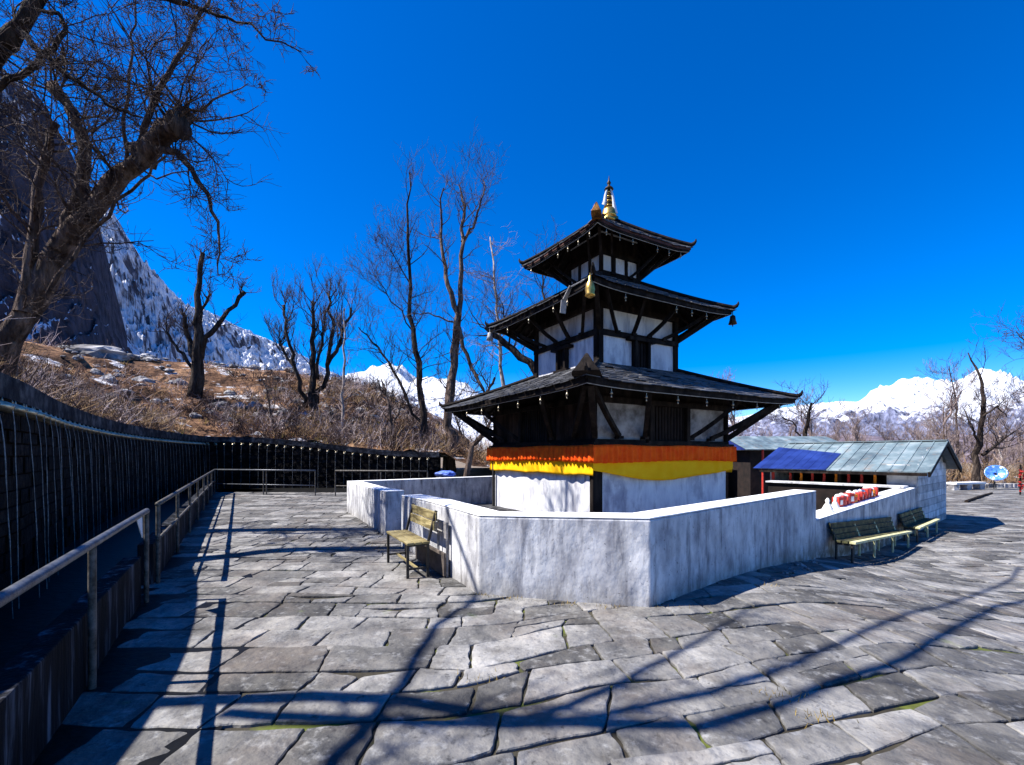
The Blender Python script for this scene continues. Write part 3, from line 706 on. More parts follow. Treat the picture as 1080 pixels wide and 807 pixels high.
# pale strip laid from the upper roof down the left slope of the middle roof
m = MB(); pts = [s2_(1, .93, .8, .06), s2_(1, .90, .5, .06), s2_(1, .80, .2, .07), s2_(1, .68, -.03, .05), s2_(1, .60, -.08, -.16), s2_(1, .58, -.08, -.42)]
for a, b in zip(pts, pts[1:]): m.beam(a, b, .14, .014)
o = m.build('banner_strip', M['greystrip']); o.location = TC; o.rotation_euler.z = TH; tag(o, 'pale grey metal banner strip lying down the left slope of the middle roof', 'banner')

# ------------------------------------------------------------------ parapets round the court
A = hit(505, 627); B = hit(686, 641); Cc = hit(861, 590); print('ABC', A, B, Cc)
AD = Vector((-.48, .877, 0)).normalized()
def coping(parent, pts, th, ztop, inward):
    m = MB(); wallrun(m, pts, th+.0, [z+.022 for z in ztop], inward, flat=[z+.005 for z in ztop]); return m.build('coping', M['whitecap'], parent, bevel=.008)
def wallrun(m, pts, th, ztop, inward, zbot=-.12, flat=None):
    """a wall of constant thickness along a polyline; inward: +1 thickens to the left of travel"""
    n = len(pts); off = []
    for i in range(n):
        d0 = (pts[i]-pts[i-1]).normalized() if i else (pts[1]-pts[0]).normalized()
        d1 = (pts[i+1]-pts[i]).normalized() if i < n-1 else d0
        d0 = Vector((d0.x, d0.y, 0)).normalized(); d1 = Vector((d1.x, d1.y, 0)).normalized()
        n0 = Vector((-d0.y, d0.x, 0)); n1 = Vector((-d1.y, d1.x, 0)); b = (n0+n1); b = b/max(.3, b.length_squared)*2
        off.append(Vector((pts[i].x, pts[i].y, 0))+b*th*inward)
    vs = []
    for i in range(n):
        zt = ztop[i]; g = min(pts[i].z, 0)+zbot if flat is None else flat[i]
        vs += [(pts[i].x, pts[i].y, g), (pts[i].x, pts[i].y, zt), (off[i].x, off[i].y, zt+.004), (off[i].x, off[i].y, g)]
    fs = []
    for i in range(n-1):
        a = 4*i; b = a+4; fs += [(a, b, b+1, a+1), (a+1, b+1, b+2, a+2), (a+2, b+2, b+3, a+3)]
    fs += [(0, 1, 2, 3), (4*n-1, 4*n-2, 4*n-3, 4*n-4)]
    if flat: fs += [(4*i+3, 4*i+7, 4*i+4, 4*i) for i in range(n-1)]
    m.add(vs, fs)
ZT = .92
m = MB(); e1 = A+AD*3.29
wallrun(m, [e1, A+AD*1.7, A, B, B.lerp(Cc, .5), Cc], .36, [ZT-.05, ZT-.02, ZT-.03, ZT, ZT+.01, ZT+.02], 1)
w1 = m.build('parapet_wall', M['plaster'], bevel=.018); coping(w1, [e1, A+AD*1.7, A, B, B.lerp(Cc, .5), Cc], .36, [ZT-.05, ZT-.02, ZT-.03, ZT, ZT+.01, ZT+.02], 1); tag(w1, 'stained whitewashed parapet with the blunt corner nearest the viewer, in front of the temple', 'parapet wall')
m = MB(); wallrun(m, [A+AD*5.15, A+AD*4.45], .38, [ZT-.07, ZT-.06], 1)
w2 = m.build('parapet_wall', M['plaster'], bevel=.015); coping(w2, [A+AD*5.15, A+AD*4.45], .38, [ZT-.07, ZT-.06], 1); tag(w2, 'short whitewashed wall block at the far side of the gap behind the left bench', 'parapet wall')
D = A+AD*9.0
m = MB(); wallrun(m, [D+Vector((.84, .54, 0))*9.5, D, A+AD*5.4], .34, [ZT-.02, ZT-.08, ZT-.08], 1)
w3 = m.build('parapet_wall', M['plaster'], bevel=.015); coping(w3, [D+Vector((.84, .54, 0))*9.5, D, A+AD*5.4], .34, [ZT-.02, ZT-.08, ZT-.08], 1); tag(w3, 'farthest whitewashed parapet at the left rear corner of the temple court', 'parapet wall')
# right: low wall towards the shed
LD = Vector((.777, .629, 0)); LN = Vector((.629, -.777, 0)); L0 = Vector((Cc.x+.06, Cc.y+.12, Cc.z))
def lw(u, o=0, z=0): p = L0+LD*u+LN*o; return Vector((p.x, p.y, G(p.x, p.y)+z))
m = MB(); wallrun(m, [lw(0), lw(2.7), lw(5.4), lw(8.0)], .4, [.40, .48, .56, .64], 1)
w4 = m.build('low_wall', M['plaster'], bevel=.015); coping(w4, [lw(0), lw(2.7), lw(5.4), lw(8.0)], .4, [.40, .48, .56, .64], 1); tag(w4, 'low whitewashed wall behind the two mossy benches, running up to the shed', 'low wall')
m = MB()
for i in range(5): pass

# ------------------------------------------------------------------ shed and stall
def quad_wall(m, p0, p1, z0, z1, th, a=None): m.beam(Vector((p0.x, p0.y, (z0+z1)/2)), Vector((p1.x, p1.y, (z0+z1)/2)), th, z1-z0, a=a)
SG = lw(8.05); sg_g = SG.z
SB = Vector((-.629, .777, 0))            # from gable towards the back
shed = empty('shed', SG, 0, 'long whitewashed shed with blue-grey tin gable roof at the end of the low wall', 'shed')
GW = 4.4; LEN = 4.0; ez = 1.22-sg_g; pz = 2.02-sg_g
def sp(u, v, z): return LD*u+SB*v+Vector((0, 0, z))
m = MB()
# gable wall with boarding lines
vs = [sp(0, 0, -.1), sp(GW, 0, -.1), sp(GW, 0, ez), sp(GW/2, 0, pz-.05), sp(0, 0, ez)]
vs += [v_+SB*.15 for v_ in vs]
m.add(vs, [(0, 1, 2, 3, 4), (9, 8, 7, 6, 5), (0, 5, 6, 1), (1, 6, 7, 2), (4, 9, 5, 0)])
gw = m.build('gable_wall', M['shedwall'], shed)
m = MB(); zz = .1
while zz < pz-.15:
    half = GW/2 if zz < ez else GW/2*(pz-zz)/(pz-ez)
    m.beam(sp(GW/2-half+.04, -.012, zz), sp(GW/2+half-.04, -.012, zz), .02, .205, a=random.random()); zz += .22
m.build('boarding', M['shedwall'], gw)
m = MB(); m.beam(sp(.08, .15, ez/2), sp(.08, .7, ez/2), .12, ez+.2)
m.beam(sp(GW-.08, .15, ez/2), sp(GW-.08, LEN, ez/2), .12, ez); m.beam(sp(.1, LEN, ez/2), sp(GW, LEN, ez/2), .12, ez); m.build('side_wall', M['shedwall'], shed)
m = MB(); m.beam(sp(1.9, .75, ez/2), sp(1.9, LEN-.1, ez/2), .1, ez); m.beam(sp(.2, .75, ez/2), sp(1.85, .75, ez/2), .08, ez); m.build('back_of_shop', M['shopdark'], shed)
m = MB()
for sgn in (0, 1):
    nseg = 15
    for i in range(nseg):
        v0 = -.35+(LEN+.6)*i/nseg; v1 = -.35+(LEN+.6)*(i+.94)/nseg
        ea = -.45 if sgn == 0 else GW+.45; ezz = ez-.10
        va = random.random()
        for (a_, b_) in ((v0, v1),):
            vs = [sp(ea, a_, ezz+.01), sp(ea, b_, ezz+.01), sp(GW/2, b_, pz+.03), sp(GW/2, a_, pz+.03)]
            vs2 = [v_-Vector((0, 0, .03)) for v_ in vs]
            m.add(vs+vs2, [(0, 1, 2, 3), (7, 6, 5, 4), (0, 4, 5, 1), (3, 7, 4, 0), (1, 5, 6, 2)], va)
    vv = -.35
    for i in range(nseg+1):
        v0 = -.36+(LEN+.6)*i/nseg; m.beam(sp(ea, v0, ezz+.012), sp(GW/2, v0, pz+.034), .035, .03)
rf = m.build('roof', M['tin'], shed)
m = MB(); m.beam(sp(-.45, -.34, ez-.17), sp(GW/2, -.34, pz-.05), .05, .14); m.beam(sp(GW+.45, -.34, ez-.17), sp(GW/2, -.34, pz-.05), .05, .14)
m.beam(sp(-.43, -.3, ez-.17), sp(-.43, LEN+.2, ez-.17), .05, .09); m.build('barge_board', M['timber'], rf)
m = MB(); m.beam(sp(GW/2, -.36, pz+.05), sp(GW/2, LEN+.2, pz+.05), .22, .03); m.build('ridge_cap', M['tin'], rf)
for v_ in (1.9, 3.9):
    m = MB(); m.tube([sp(-.05, v_, 0), sp(-.05, v_, ez-.1)], .05, 8); m.build('post', M['redpaint'] if v_ > 3 else M['timber'], shed)
# thin deep blue overlay, shade painted over the left end of the roof
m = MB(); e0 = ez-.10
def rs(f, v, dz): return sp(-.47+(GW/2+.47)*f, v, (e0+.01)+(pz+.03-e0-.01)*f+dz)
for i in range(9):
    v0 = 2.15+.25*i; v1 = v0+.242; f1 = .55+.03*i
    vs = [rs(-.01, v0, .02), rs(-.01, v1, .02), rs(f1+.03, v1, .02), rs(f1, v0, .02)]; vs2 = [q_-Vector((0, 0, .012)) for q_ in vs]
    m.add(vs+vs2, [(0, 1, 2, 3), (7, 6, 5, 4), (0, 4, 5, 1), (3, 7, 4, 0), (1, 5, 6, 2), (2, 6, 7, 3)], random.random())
m.build('painted_roof_shade', M['tin_and_shade_blue'], rf)
# stall counter with goods, in front of the shed's open side
ct = empty('stall_counter', SG, 0, 'whitewashed counter under the shed eave behind the low wall', 'counter')
m = MB(); m.beam(sp(-.45, .2, (ez-.55)/2), sp(-.45, 3.8, (ez-.55)/2), .5, ez-.55); m.build('counter_body', M['shopdark'], ct)
m = MB(); m.beam(sp(-.48, .15, ez-.53), sp(-.48, 3.85, ez-.53), .62, .05); m.build('counter_top', M['shedwall'], ct)
rg = random.Random(3)
for i in range(12):
    u_ = 2.15+i*.25; p_ = L0+LD*u_-LN*.27
    o = empty('offering_packet', (p_.x, p_.y, .423+.03*u_), rg.uniform(-.3, .3)+.68, 'red offering packet with a white top in the row standing on the low wall', 'packet', 'red and white offering packets on the low wall')
    k_ = rg.uniform(.65, .95)
    m = MB(); m.box((0, 0, .13*k_), (.19, .15, .26*k_)); m.build('wrapper', M['redpaint'] if i % 6 != 4 else M['orange'], o, bevel=.02)
    m = MB(); m.box((0, -.078, .12*k_), (.10, .006, .12*k_)); m.build('label_patch', M['packwhite'] if i % 3 == 0 else M['redpaint'], o)
    m = MB(); m.lathe((0, 0, .26*k_), [(.05, 0), (.06, .015), (.045, .045), (.015, .06)], 9); m.build('top', M['packwhite'], o)
for i in range(8):
    base_ = SG+sp(.05, 1.0+i*.34, ez-.18); m = MB()
    m.tube([(0, 0, 0), (.01, 0, -.15), (0, 0, -.3), (.01, 0, -.42)], [.03, .04, .045, .02], 7, True)
    o = m.build('hanging_garland', M['redpaint'] if i % 3 else M['orange']); o.location = base_
    tag(o, 'short red or orange garland hanging from the shed eave over the counter', 'garland', 'garlands hanging over the stall counter')
m = MB(); q0 = L0+LD*2.0-LN*.2
for i, (u, r_) in enumerate(((1.3, .09), (1.75, .07))):
    o_ = MB(); o_.lathe((0, 0, 0), [(r_, 0), (r_*1.1, .05), (r_*.6, .14), (r_*.35, .17), (r_*.5, .22), (.01, .27)], 10)
    p = L0+LD*u-LN*.2; ob = o_.build('white_bundle', M['packwhite'], None, True); ob.location = (p.x, p.y, .422+.03*u)
    tag(ob, ('larger' if i == 0 else 'smaller')+' white cloth bundle standing on top of the low wall', 'bundle')

# second building behind: blue tin roof
def P3(px, py, Y): return P(px, py, Y)
hb = empty('store_house', (13.7, 24.2, -.62), R(4), 'dark store building with pale blue tin roof rising behind the shed roof', 'building')
m = MB(); m.box((0, 0, 1.22), (4.6, 3.2, 2.46)); m.build('wall', M['shopdark'], hb)
m = MB(); m.box((-4.6, 1.0, 1.05), (3.6, 3.0, 2.1)); m.build('annexe', M['shopdark'], hb)
m = MB()
for i in range(16):
    x0 = -2.8+5.6*i/16
    for sg in (-1, 1):
        vs = [(x0, sg*2.1, 2.5), (x0+.33, sg*2.1, 2.5), (x0+.33, 0, 3.2), (x0, 0, 3.2)]; vs2 = [(a, b, c-.03) for a, b, c in vs]
        m.add(vs+vs2, [(0, 1, 2, 3), (7, 6, 5, 4), (0, 4, 5, 1), (3, 7, 4, 0), (1, 5, 6, 2)], random.random())
m.build('roof', M['tin'], hb)
for sg in (-1, 1):
    m = MB(); vs = [(sg*2.78, -2.08, 2.47), (sg*2.78, 2.08, 2.47), (sg*2.78, 0, 3.15)]; vs += [(sg*2.72, y_, z_) for _, y_, z_ in vs]
    m.add(vs, [(0, 1, 2), (5, 4, 3), (0, 3, 4, 1), (1, 4, 5, 2), (2, 5, 3, 0)]); m.build('gable', M['tin_and_shade_blue'], hb)
for i, (x, c_) in enumerate(((-1.9, 'redpaint'), (-.6, 'packwhite'), (.8, 'timber'), (2.1, 'timber'))):
    m = MB(); m.tube([(x, -1.95, 0), (x, -1.95, 2.5)], .05, 8); m.build('post', M[c_], hb)

# ------------------------------------------------------------------ benches
def wall_bench(u0, u1, label, mat, matseat):
    a = lw(u0, .42); L = u1-u0; b = lw(u1, .42)
    rz = math.atan2(b.y-a.y, b.x-a.x); e = empty('bench', a, rz, label, 'bench', 'benches along the low wall')
    tilt = math.atan2(b.z-a.z, (b-a).length)
    nl = max(3, int(L/1.3)+1)
    def g_(x): return (b.z-a.z)*x/L
    m = MB()
    m = MB(); m.beam((0, -.0, .37+g_(0)), (L, -.0, .37+g_(L)), .10, .045); m.build('seat_edge', matseat, e, bevel=.006)
    m = MB()
    for j in range(2): m.beam((0, .12+.11*j, .37+g_(0)), (L, .12+.11*j, .37+g_(L)), .09, .04, a=random.random())
    m.build('seat', mat, e)
    m = MB()
    for j in range(3): m.beam((0, .30+.03*j, .43+.105*j+g_(0)), (L, .30+.03*j, .43+.105*j+g_(L)), .03, .10, a=random.random())
    m.build('backrest', mat, e)
    for i in range(nl):
        x = .05+(L-.1)*i/(nl-1)
        m = MB(); m.tube([(x, .02, g_(x)-.02), (x, .02, .35+g_(x))], .022, 6); m.tube([(x, .27, g_(x)-.02), (x, .27, .38+g_(x)), (x, .39, .70+g_(x))], .022, 6); m.beam((x, .02, .33+g_(x)), (x, .27, .33+g_(x)), .03, .04); m.build('leg', M['wood_pale'] if i else M['iron'], e)
wall_bench(.55, 4.9, 'long mossy bench nearest the white parapet, with a pale seat edge', M['wood_moss'], M['wood_pale'])
wall_bench(5.75, 8.3, 'shorter dark slatted bench beside the shed gable', M['wood_moss'], M['wood_pale'])
# left bench by the parapet
Bn = hit(434, 610); Bf = hit(413, 593)
rz = math.atan2(Bf.y-Bn.y, Bf.x-Bn.x); Lb = (Bf-Bn).length
Bn = Bn+Vector((-.877, -.48, 0))*.05
bn = empty('bench', Bn, rz, 'small wood and iron bench facing the path beside the left parapet', 'bench')
m = MB()
for j in range(3): m.beam((-.04, -.03-.105*j, .45), (Lb+.04, -.03-.105*j, .45), .095, .03, a=random.random())
m.build('seat', M['wood'], bn, bevel=.004)
m = MB()
for j in range(2): m.beam((-.04, -.345-.03*j, .66+.125*j), (Lb+.04, -.345-.03*j, .66+.125*j), .025, .12, a=random.random())
m.build('backrest', M['wood'], bn, bevel=.004)
for x in (0, Lb):
    m = MB(); m.beam((x, 0, 0), (x, 0, .43), .032, .032); m.build('leg', M['iron'], bn)
    m = MB(); m.beam((x, -.27, 0), (x, -.27, .45), .032, .032); m.beam((x, -.27, .44), (x, -.385, .86), .032, .032); m.build('leg', M['iron'], bn)
    m = MB(); m.beam((x, 0, .425), (x, -.27, .425), .03, .03); m.beam((x, 0, .12), (x, -.27, .12), .025, .025); m.build('side_rail', M['iron'], bn)
m = MB(); m.beam((0, -.13, .12), (Lb, -.13, .12), .025, .025); m.build('stretcher', M['wood'], bn)
# boards leaning on the parapet behind the bench
wn = Vector((-AD.y, AD.x, 0))
if wn.x > 0: wn = -wn
for (u0, u1, z0, z1, o_, mt, lab) in ((.86, 2.1, .02, .32, .09, M['board'], 'low brown board leaning on the parapet behind the small bench'), (.88, 1.22, .50, .72, .05, M['rock'], 'grey plank resting against the parapet behind the bench backrest')):
    m = MB(); p0 = A+AD*u0+wn*o_; p1 = A+AD*u1+wn*o_
    p0.z = p1.z = (z0+z1)/2; m.beam(p0, p1, .03, z1-z0)
    if z0 > .3:
        for p_ in (p0, p1): m.beam(Vector((p_.x, p_.y, 0)), Vector((p_.x, p_.y, z1)), .03, .03)
    tag(m.build('leaning_board', mt, bevel=.004), lab, 'board')

# ------------------------------------------------------------------ handrails
def rp(t, z=0): p = RP+RD*t; return Vector((p.x, p.y, z))
def railing(label, p0, posts, t0, t1, kerb, fn, mid, mat, top=.99, near=False):
    e = empty('handrail', fn(t0), 0, label, 'handrail', 'handrails along the water channel'); o = fn(t0)
    L_ = lambda t, z: fn(t)+Vector((0, 0, z))-o
    n = max(2, int(abs(t1-t0)/.8)); m = MB(); m.tube([L_(t0+(t1-t0)*i/n, top) for i in range(n+1)], .03, 10, True); m.build('top_rail', mat, e, True)
    if mid: m = MB(); m.tube([L_(t0+(t1-t0)*i/n, mid) for i in range(n+1)], .018, 8, True); m.build('lower_rail', mat, e, True)
    for t in posts: m = MB(); m.tube([L_(t, -.03), L_(t, top)], .024, 8); m.build('post', M['rail2'], e, True)
    return e
railing('near handrail of pale metal pipe along the dark channel, left foreground', None, [-3, -.78, 1.43, 3.6], -4, 3.62, True, rp, 0, M['rail'])
railing('second long handrail past the gap, running to the far corner', None, [4.45, 6.6, 8.8, 11, 13.2, 15.4, 17.8, 20.2], 4.42, 20.25, True, rp, .55, M['rail2'])
fc = rp(20.25); fe = Vector((-7.75, 18.3, 0))
railing('far handrail crossing in front of the spout wall', None, [0, .5, .53, 1], 0, 1, False, lambda t: fc.lerp(fe, t), .4, M['rail'])
fe2 = Vector((-6.9, 18.15, 0)); fe3 = Vector((-3.2, 17.6, 0))
railing('short far handrail just left of the rear parapet', None, [0, .5, 1], 0, 1, False, lambda t: fe2.lerp(fe3, t), .4, M['rail2'])
for (t0, t1, lab) in ((-4, 3.62, 'streaked low kerb wall under the near handrail'), (4.42, 20.2, 'streaked low kerb wall under the second long handrail')):
    m = MB(); n = int((t1-t0)/.4)
    a = rp(t0)+RN*.0; b = rp(t1)
    pts = [rp(t0+(t1-t0)*i/n) for i in range(n+1)]
    o = MB()
    for p_, q_ in zip(pts, pts[1:]): pass
    P0 = [p-RN*.045 for p in pts]; P1 = [p-RN*.2 for p in pts]; vs = []
    for p_, q_ in zip(P0, P1):
        hgt = .50+.012*noise.noise((p_.x*3, p_.y*3, 0)); b_ = .025*noise.noise((p_.x*9, p_.y*9, 2))
        vs += [(p_.x+b_, p_.y, -.05), (p_.x, p_.y, hgt), (q_.x, q_.y, hgt), (q_.x, q_.y, -.05)]
    o.add(vs, [(4*i+j, 4*i+4+j, 4*i+5+j, 4*i+1+j) for i in range(n) for j in range(3)]+[(0, 1, 2, 3), (4*n+3, 4*n+2, 4*n+1, 4*n)])
    tag(o.build('kerb_wall', M['kerb'], bevel=.01), lab, 'kerb wall')
# icicle-like drips on the kerb faces
m = MB(); p = rp(3.3); vs = [p+Vector((0, 0, .985)), p+RD*-.30+Vector((0, 0, .98)), p+RD*-.12+RN*.02+Vector((0, 0, .76))]
vs2 = [v_+RN*.008 for v_ in vs]; m.add(vs+vs2, [(0, 1, 2), (5, 4, 3), (0, 3, 4, 1), (1, 4, 5, 2), (2, 5, 3, 0)])
tag(m.build('white_rag', M['whitecloth']), 'small white pointed rag tied to the near handrail', 'rag')

# ------------------------------------------------------------------ trees
def norm(v): return v.normalized()
class Tree:
    def __init__(s, seed): s.r = random.Random(seed); s.trunk = MB(); s.br = MB(); s.tw = MB()
    def wob(s, pts, amt, n=4):
        out = []
        for a, b in zip(pts, pts[1:]):
            L = (b-a).length
            for k in range(n):
                p = a.lerp(b, k/n)
                out.append(p+Vector([s.r.gauss(0, amt*L/n) for _ in range(3)]) if k else p)
        out.append(pts[-1]); return out
    wobk = 1
    def limb(s, pts, r0, r1, kind='trunk', sides=8, knob=False):
        pts = s.wob([Vector(p) for p in pts], (.10 if kind == 'trunk' else .14)*s.wobk)
        n = len(pts); rad = [r0+(r1-r0)*(i/(n-1)) for i in range(n)]
        if kind == 'trunk': rad = [r*(1+s.r.uniform(-.12, .16)) for r in rad]; rad[0] *= 1.25
        if knob: rad[-1] *= 1.35; rad[-2] *= 1.15
        (s.trunk if kind == 'trunk' else s.br).tube(pts, rad, sides, cap=knob)
        return pts, rad
    def grow(s, p, d, L, r, lvl, up=.25, spread=.75, twist=.22, twigs=6, minr=.004):
        n = 5 if lvl > 0 else 4; pts = [p.copy()]; d = norm(d)
        for i in range(n):
            d = norm(d+Vector([s.r.gauss(0, twist) for _ in range(3)])+Vector((0, 0, up*.25)))
            pts.append(pts[-1]+d*L/n)
        (s.br if lvl >= 2 else s.tw).tube(pts, [r, max(minr*.6, r*.3)], 5 if lvl >= 2 else 3)
        if lvl > 0:
            k = twigs if lvl > 1 else twigs+1
            for i in range(k):
                t = s.r.uniform(.2, 1); j = min(n-1, int(t*n)); q = pts[j].lerp(pts[j+1], t*n-j)
                a = Vector([s.r.gauss(0, 1) for _ in range(3)]); a = norm(a)
                nd = norm(d*(1-spread*.5)+a*spread+Vector((0, 0, up)))
                s.grow(q, nd, L*s.r.uniform(.35, .62), max(minr, r*.45), lvl-1, up, spread, twist, twigs, minr)
    def sprout(s, path, count, L, lvl, t0=.3, up=.4, spread=.8, twigs=5, rf=.4, minr=.004, cluster=0, rcap=.05):
        pts, rad = path
        for i in range(count):
            t = 1-s.r.random()*(1-t0) if not cluster or s.r.random() > cluster else 1-s.r.random()*.08
            f = t*(len(pts)-1); j = min(len(pts)-2, int(f)); q = pts[j].lerp(pts[j+1], f-j); ax = norm(pts[j+1]-pts[j])
            a = norm(Vector([s.r.gauss(0, 1) for _ in range(3)])); a = norm(a-ax*a.dot(ax)*.8)
            s.grow(q, norm(a*spread+ax*.3+Vector((0, 0, up))), L*s.r.uniform(.55, 1.2), min(rcap, max(minr, rad[j]*rf)), lvl, up, .75, .2, twigs, minr)
    def build(s, base, label, bark, twig, group=None, cat='tree', name='bare_tree'):
        e = empty(name, base, 0, label, cat, group); b = Vector(base)
        for mbx, nm, mt in ((s.trunk, 'trunk', bark), (s.br, 'limbs', bark if twig is not M['twig_pale'] else twig), (s.tw, 'twigs', twig)):
            if mbx.v:
                mbx.v = [(v[0]-b.x, v[1]-b.y, v[2]-b.z) for v in mbx.v]; mbx.build(nm, mt, e, True)
        return e
def PL(Y, *pp): return [P(p[0], p[1], Y+(p[2] if len(p) > 2 else 0)) for p in pp]

# 1 leaning pollard tree, upper left
t = Tree(1); b = P(-12, 392, 9.6); b.z = drop(b.x, b.y)-.2
a = t.limb([b]+PL(9.4, (25, 335), (68, 255), (118, 195, -.2), (160, 158, -.3), (197, 116, -.4)), .22, .14, knob=True, sides=12)
t.limb(PL(9.2, (150, 165), (172, 140, -.2), (190, 132, -.4)), .2, .17, knob=True)
c1 = t.limb(PL(9, (143, 172), (152, 135), (178, 78), (212, 12), (235, -30)), .075, .02, 'b', 6)
c2 = t.limb(PL(9, (165, 158), (186, 160), (204, 182), (222, 215), (231, 250), (230, 290)), .075, .012, 'b', 6)
c3 = t.limb(PL(9.3, (60, 265), (88, 200), (90, 160), (76, 118), (56, 92)), .12, .09, 'trunk', 8, knob=True)
c4 = t.limb(PL(9.3, (25, 330), (35, 250), (45, 180), (60, 130)), .12, .06, 'trunk', 8)
c5 = t.limb(PL(8.8, (190, 122), (225, 105), (262, 88)), .03, .008, 'b', 5)
c6 = t.limb(PL(9, (50, 310), (100, 240), (150, 190), (175, 165)), .04, .02, 'b', 6)
c7 = t.limb(PL(9, (132, 178), (134, 110), (140, 50), (143, 0)), .04, .012, 'b', 5)
for c, n_, L in ((a, 34, 1.7), (c1, 26, 1.0), (c2, 22, .8), (c3, 20, 1.3), (c4, 26, 1.4), (c5, 12, .6), (c6, 20, 1.1), (c7, 22, .9)):
    t.sprout(c, n_, L, 2, t0=.15, up=.15, twigs=5, rf=.25, minr=.005, cluster=.25, rcap=.022)
t.build(b, 'large dark leaning pollard tree with a cut-off knobbly top, upper left', M['bark_mid'], M['twig'])
# 2 tree whose boughs enter at the top-left corner
t = Tree(2); b = Vector((-9.6, 6.2, 0)); b.z = drop(b.x, b.y)-.2
k0 = t.limb([b, b+Vector((.3, .2, 2.5)), P(-60, 120, 7.2), P(-5, 52, 7.2), P(22, 28, 7.2), P(48, -15, 7.2)], .24, .08, sides=10)
k1 = t.limb(PL(7.2, (-5, 52), (-30, 90)), .1, .1, 'b', 6)
k2 = t.limb(PL(7, (-60, 110), (0, 92), (40, 66), (70, 32), (62, 14), (38, 10)), .055, .02, 'b', 7)
k3 = t.limb(PL(7, (20, 32), (48, 58), (75, 82), (112, 110), (150, 124)), .05, .015, 'b', 6)
k4 = t.limb(PL(6.6, (120, -60), (165, -3), (205, 8), (250, 24), (318, 55)), .05, .008, 'b', 6)
k5 = t.limb([P(48, -15, 7.2), P(80, -50, 7), P(120, -60, 6.6)], .1, .05, 'b', 6)
for c, n_, L in ((k0, 24, 1.5), (k2, 22, 1.0), (k3, 24, .9), (k4, 24, .5)):
    t.sprout(c, n_, L, 2, t0=.2, up=.1, twigs=5, rf=.25, minr=.0042, rcap=.018)
t.build(b, 'tree whose thick boughs enter the sky at the top left corner', M['bark'], M['twig'])
# 3 shadow-casting tree on the terrace left of and behind the viewer: limbs arch over the plaza
def over(px, py, h):
    s_ = hit(px, py); k = (h-s_.z)/math.tan(SUN_EL); return Vector((s_.x+SUN_DIR.x*k, s_.y+SUN_DIR.y*k, h))
t = Tree(33); t.wobk = .3; b = Vector((-8.6, .2, 0)); b.z = drop(b.x, b.y)-.3
tr = t.limb([b, b+Vector((.2, .2, 1.6)), b+Vector((.5, .9, 3.2)), over(120, 742, 6.8)], .34, .2, sides=10)
o1 = t.limb([over(120, 742, 6.8), over(330, 735, 7.1), over(425, 738, 7.4), over(560, 762, 7.7), over(740, 765, 8.2), over(840, 737, 8.7), over(955, 695, 9.2), over(1085, 633, 10.2)], .085, .045, 'b', 7)
o2 = t.limb([over(235, 752, 6.9), over(400, 760, 7.3), over(540, 765, 7.6), over(620, 758, 7.9), over(730, 735, 8.2), over(815, 710, 8.6), over(890, 677, 8.9), over(990, 640, 9.4), over(1075, 598, 9.9)], .065, .03, 'b', 6)
o3 = t.limb([over(540, 765, 7.6), over(600, 745, 8.0), over(665, 715, 8.3), over(740, 675, 8.7), over(800, 635, 9.1)], .06, .02, 'b', 6)
o4 = t.limb([b+Vector((.5, .9, 3.2)), over(330, 850, 7.0), over(352, 800, 7.4), over(425, 722, 7.9), over(460, 660, 8.3), over(498, 634, 8.5), over(530, 600, 8.9)], .06, .035, 'b', 7)
for c, n_, L in ((o1, 9, 1.3), (o2, 6, 1.0), (o3, 4, .9), (o4, 7, 1.0)):
    t.sprout(c, n_, L, 2, t0=.15, up=.15, twigs=3, rf=.28, minr=.007, rcap=.03)
t.build(b, 'tall tree left of the viewer whose long boughs throw shadows over the paving', M['bark'], M['twig'])

def simple(seed, base_px, limbs, label, bark='bark_mid', twig='twig', Yo=None, spr=14, L=1.4, twigs=4, lvl=2, up=.5, minr=.006, knob=False, t0=.3, group=None, cluster=0, rcap=.03):
    hb_ = onhill(*base_px) if Yo is None else P(base_px[0], base_px[1], Yo)
    if hb_ is None: hb_ = P(base_px[0], base_px[1], 26)
    Y = hb_.y; s_ = Y/24.0; t = Tree(seed); paths = []
    for i, (pp, r0, r1) in enumerate(limbs):
        pts = [P(p[0], p[1], Y+(t.r.uniform(-.6, .6) if j else 0)) for j, p in enumerate(pp)]
        if i == 0: pts[0] = hb_-Vector((0, 0, .3))
        paths.append(t.limb(pts, r0*s_, r1*s_, 'trunk' if i == 0 else 'b', 8 if r0 > .08 else 6, knob=knob))
    for c in paths: t.sprout(c, spr, L*s_, lvl, t0=t0, up=up, twigs=twigs, rf=.35, minr=minr*s_, cluster=cluster, rcap=rcap)
    print(label[:30], 'Y', round(Y, 1))
    return t.build(hb_, label, M[bark], M[twig], group)
simple(4, (205, 416), [([(205, 418), (208, 372), (210, 330), (214, 267)], .32, .08), ([(207, 385), (222, 352), (236, 334), (258, 308)], .15, .08), ([(206, 380), (197, 352), (193, 330)], .16, .07), ([(211, 330), (222, 310)], .08, .05), ([(208, 395), (188, 370), (175, 350)], .1, .05)],
       'stubby pollard tree with swollen trunk standing on the brown slope', 'bark', spr=9, L=1.0, knob=True, up=.4, cluster=.4)
simple(5, (332, 442), [([(332, 442), (330, 405), (329, 360), (330, 318)], .22, .06), ([(322, 430), (312, 392), (303, 355), (299, 322)], .13, .05), ([(334, 425), (345, 385), (352, 345), (346, 310)], .14, .05), ([(345, 385), (360, 358), (370, 325)], .12, .05), ([(312, 392), (295, 360)], .08, .05), ([(335, 400), (340, 350)], .1, .05)],
       'wide pollard tree with several upright stems left of the tall thin tree', 'bark', spr=16, L=1.5, knob=True, up=.7, cluster=.35, twigs=5)
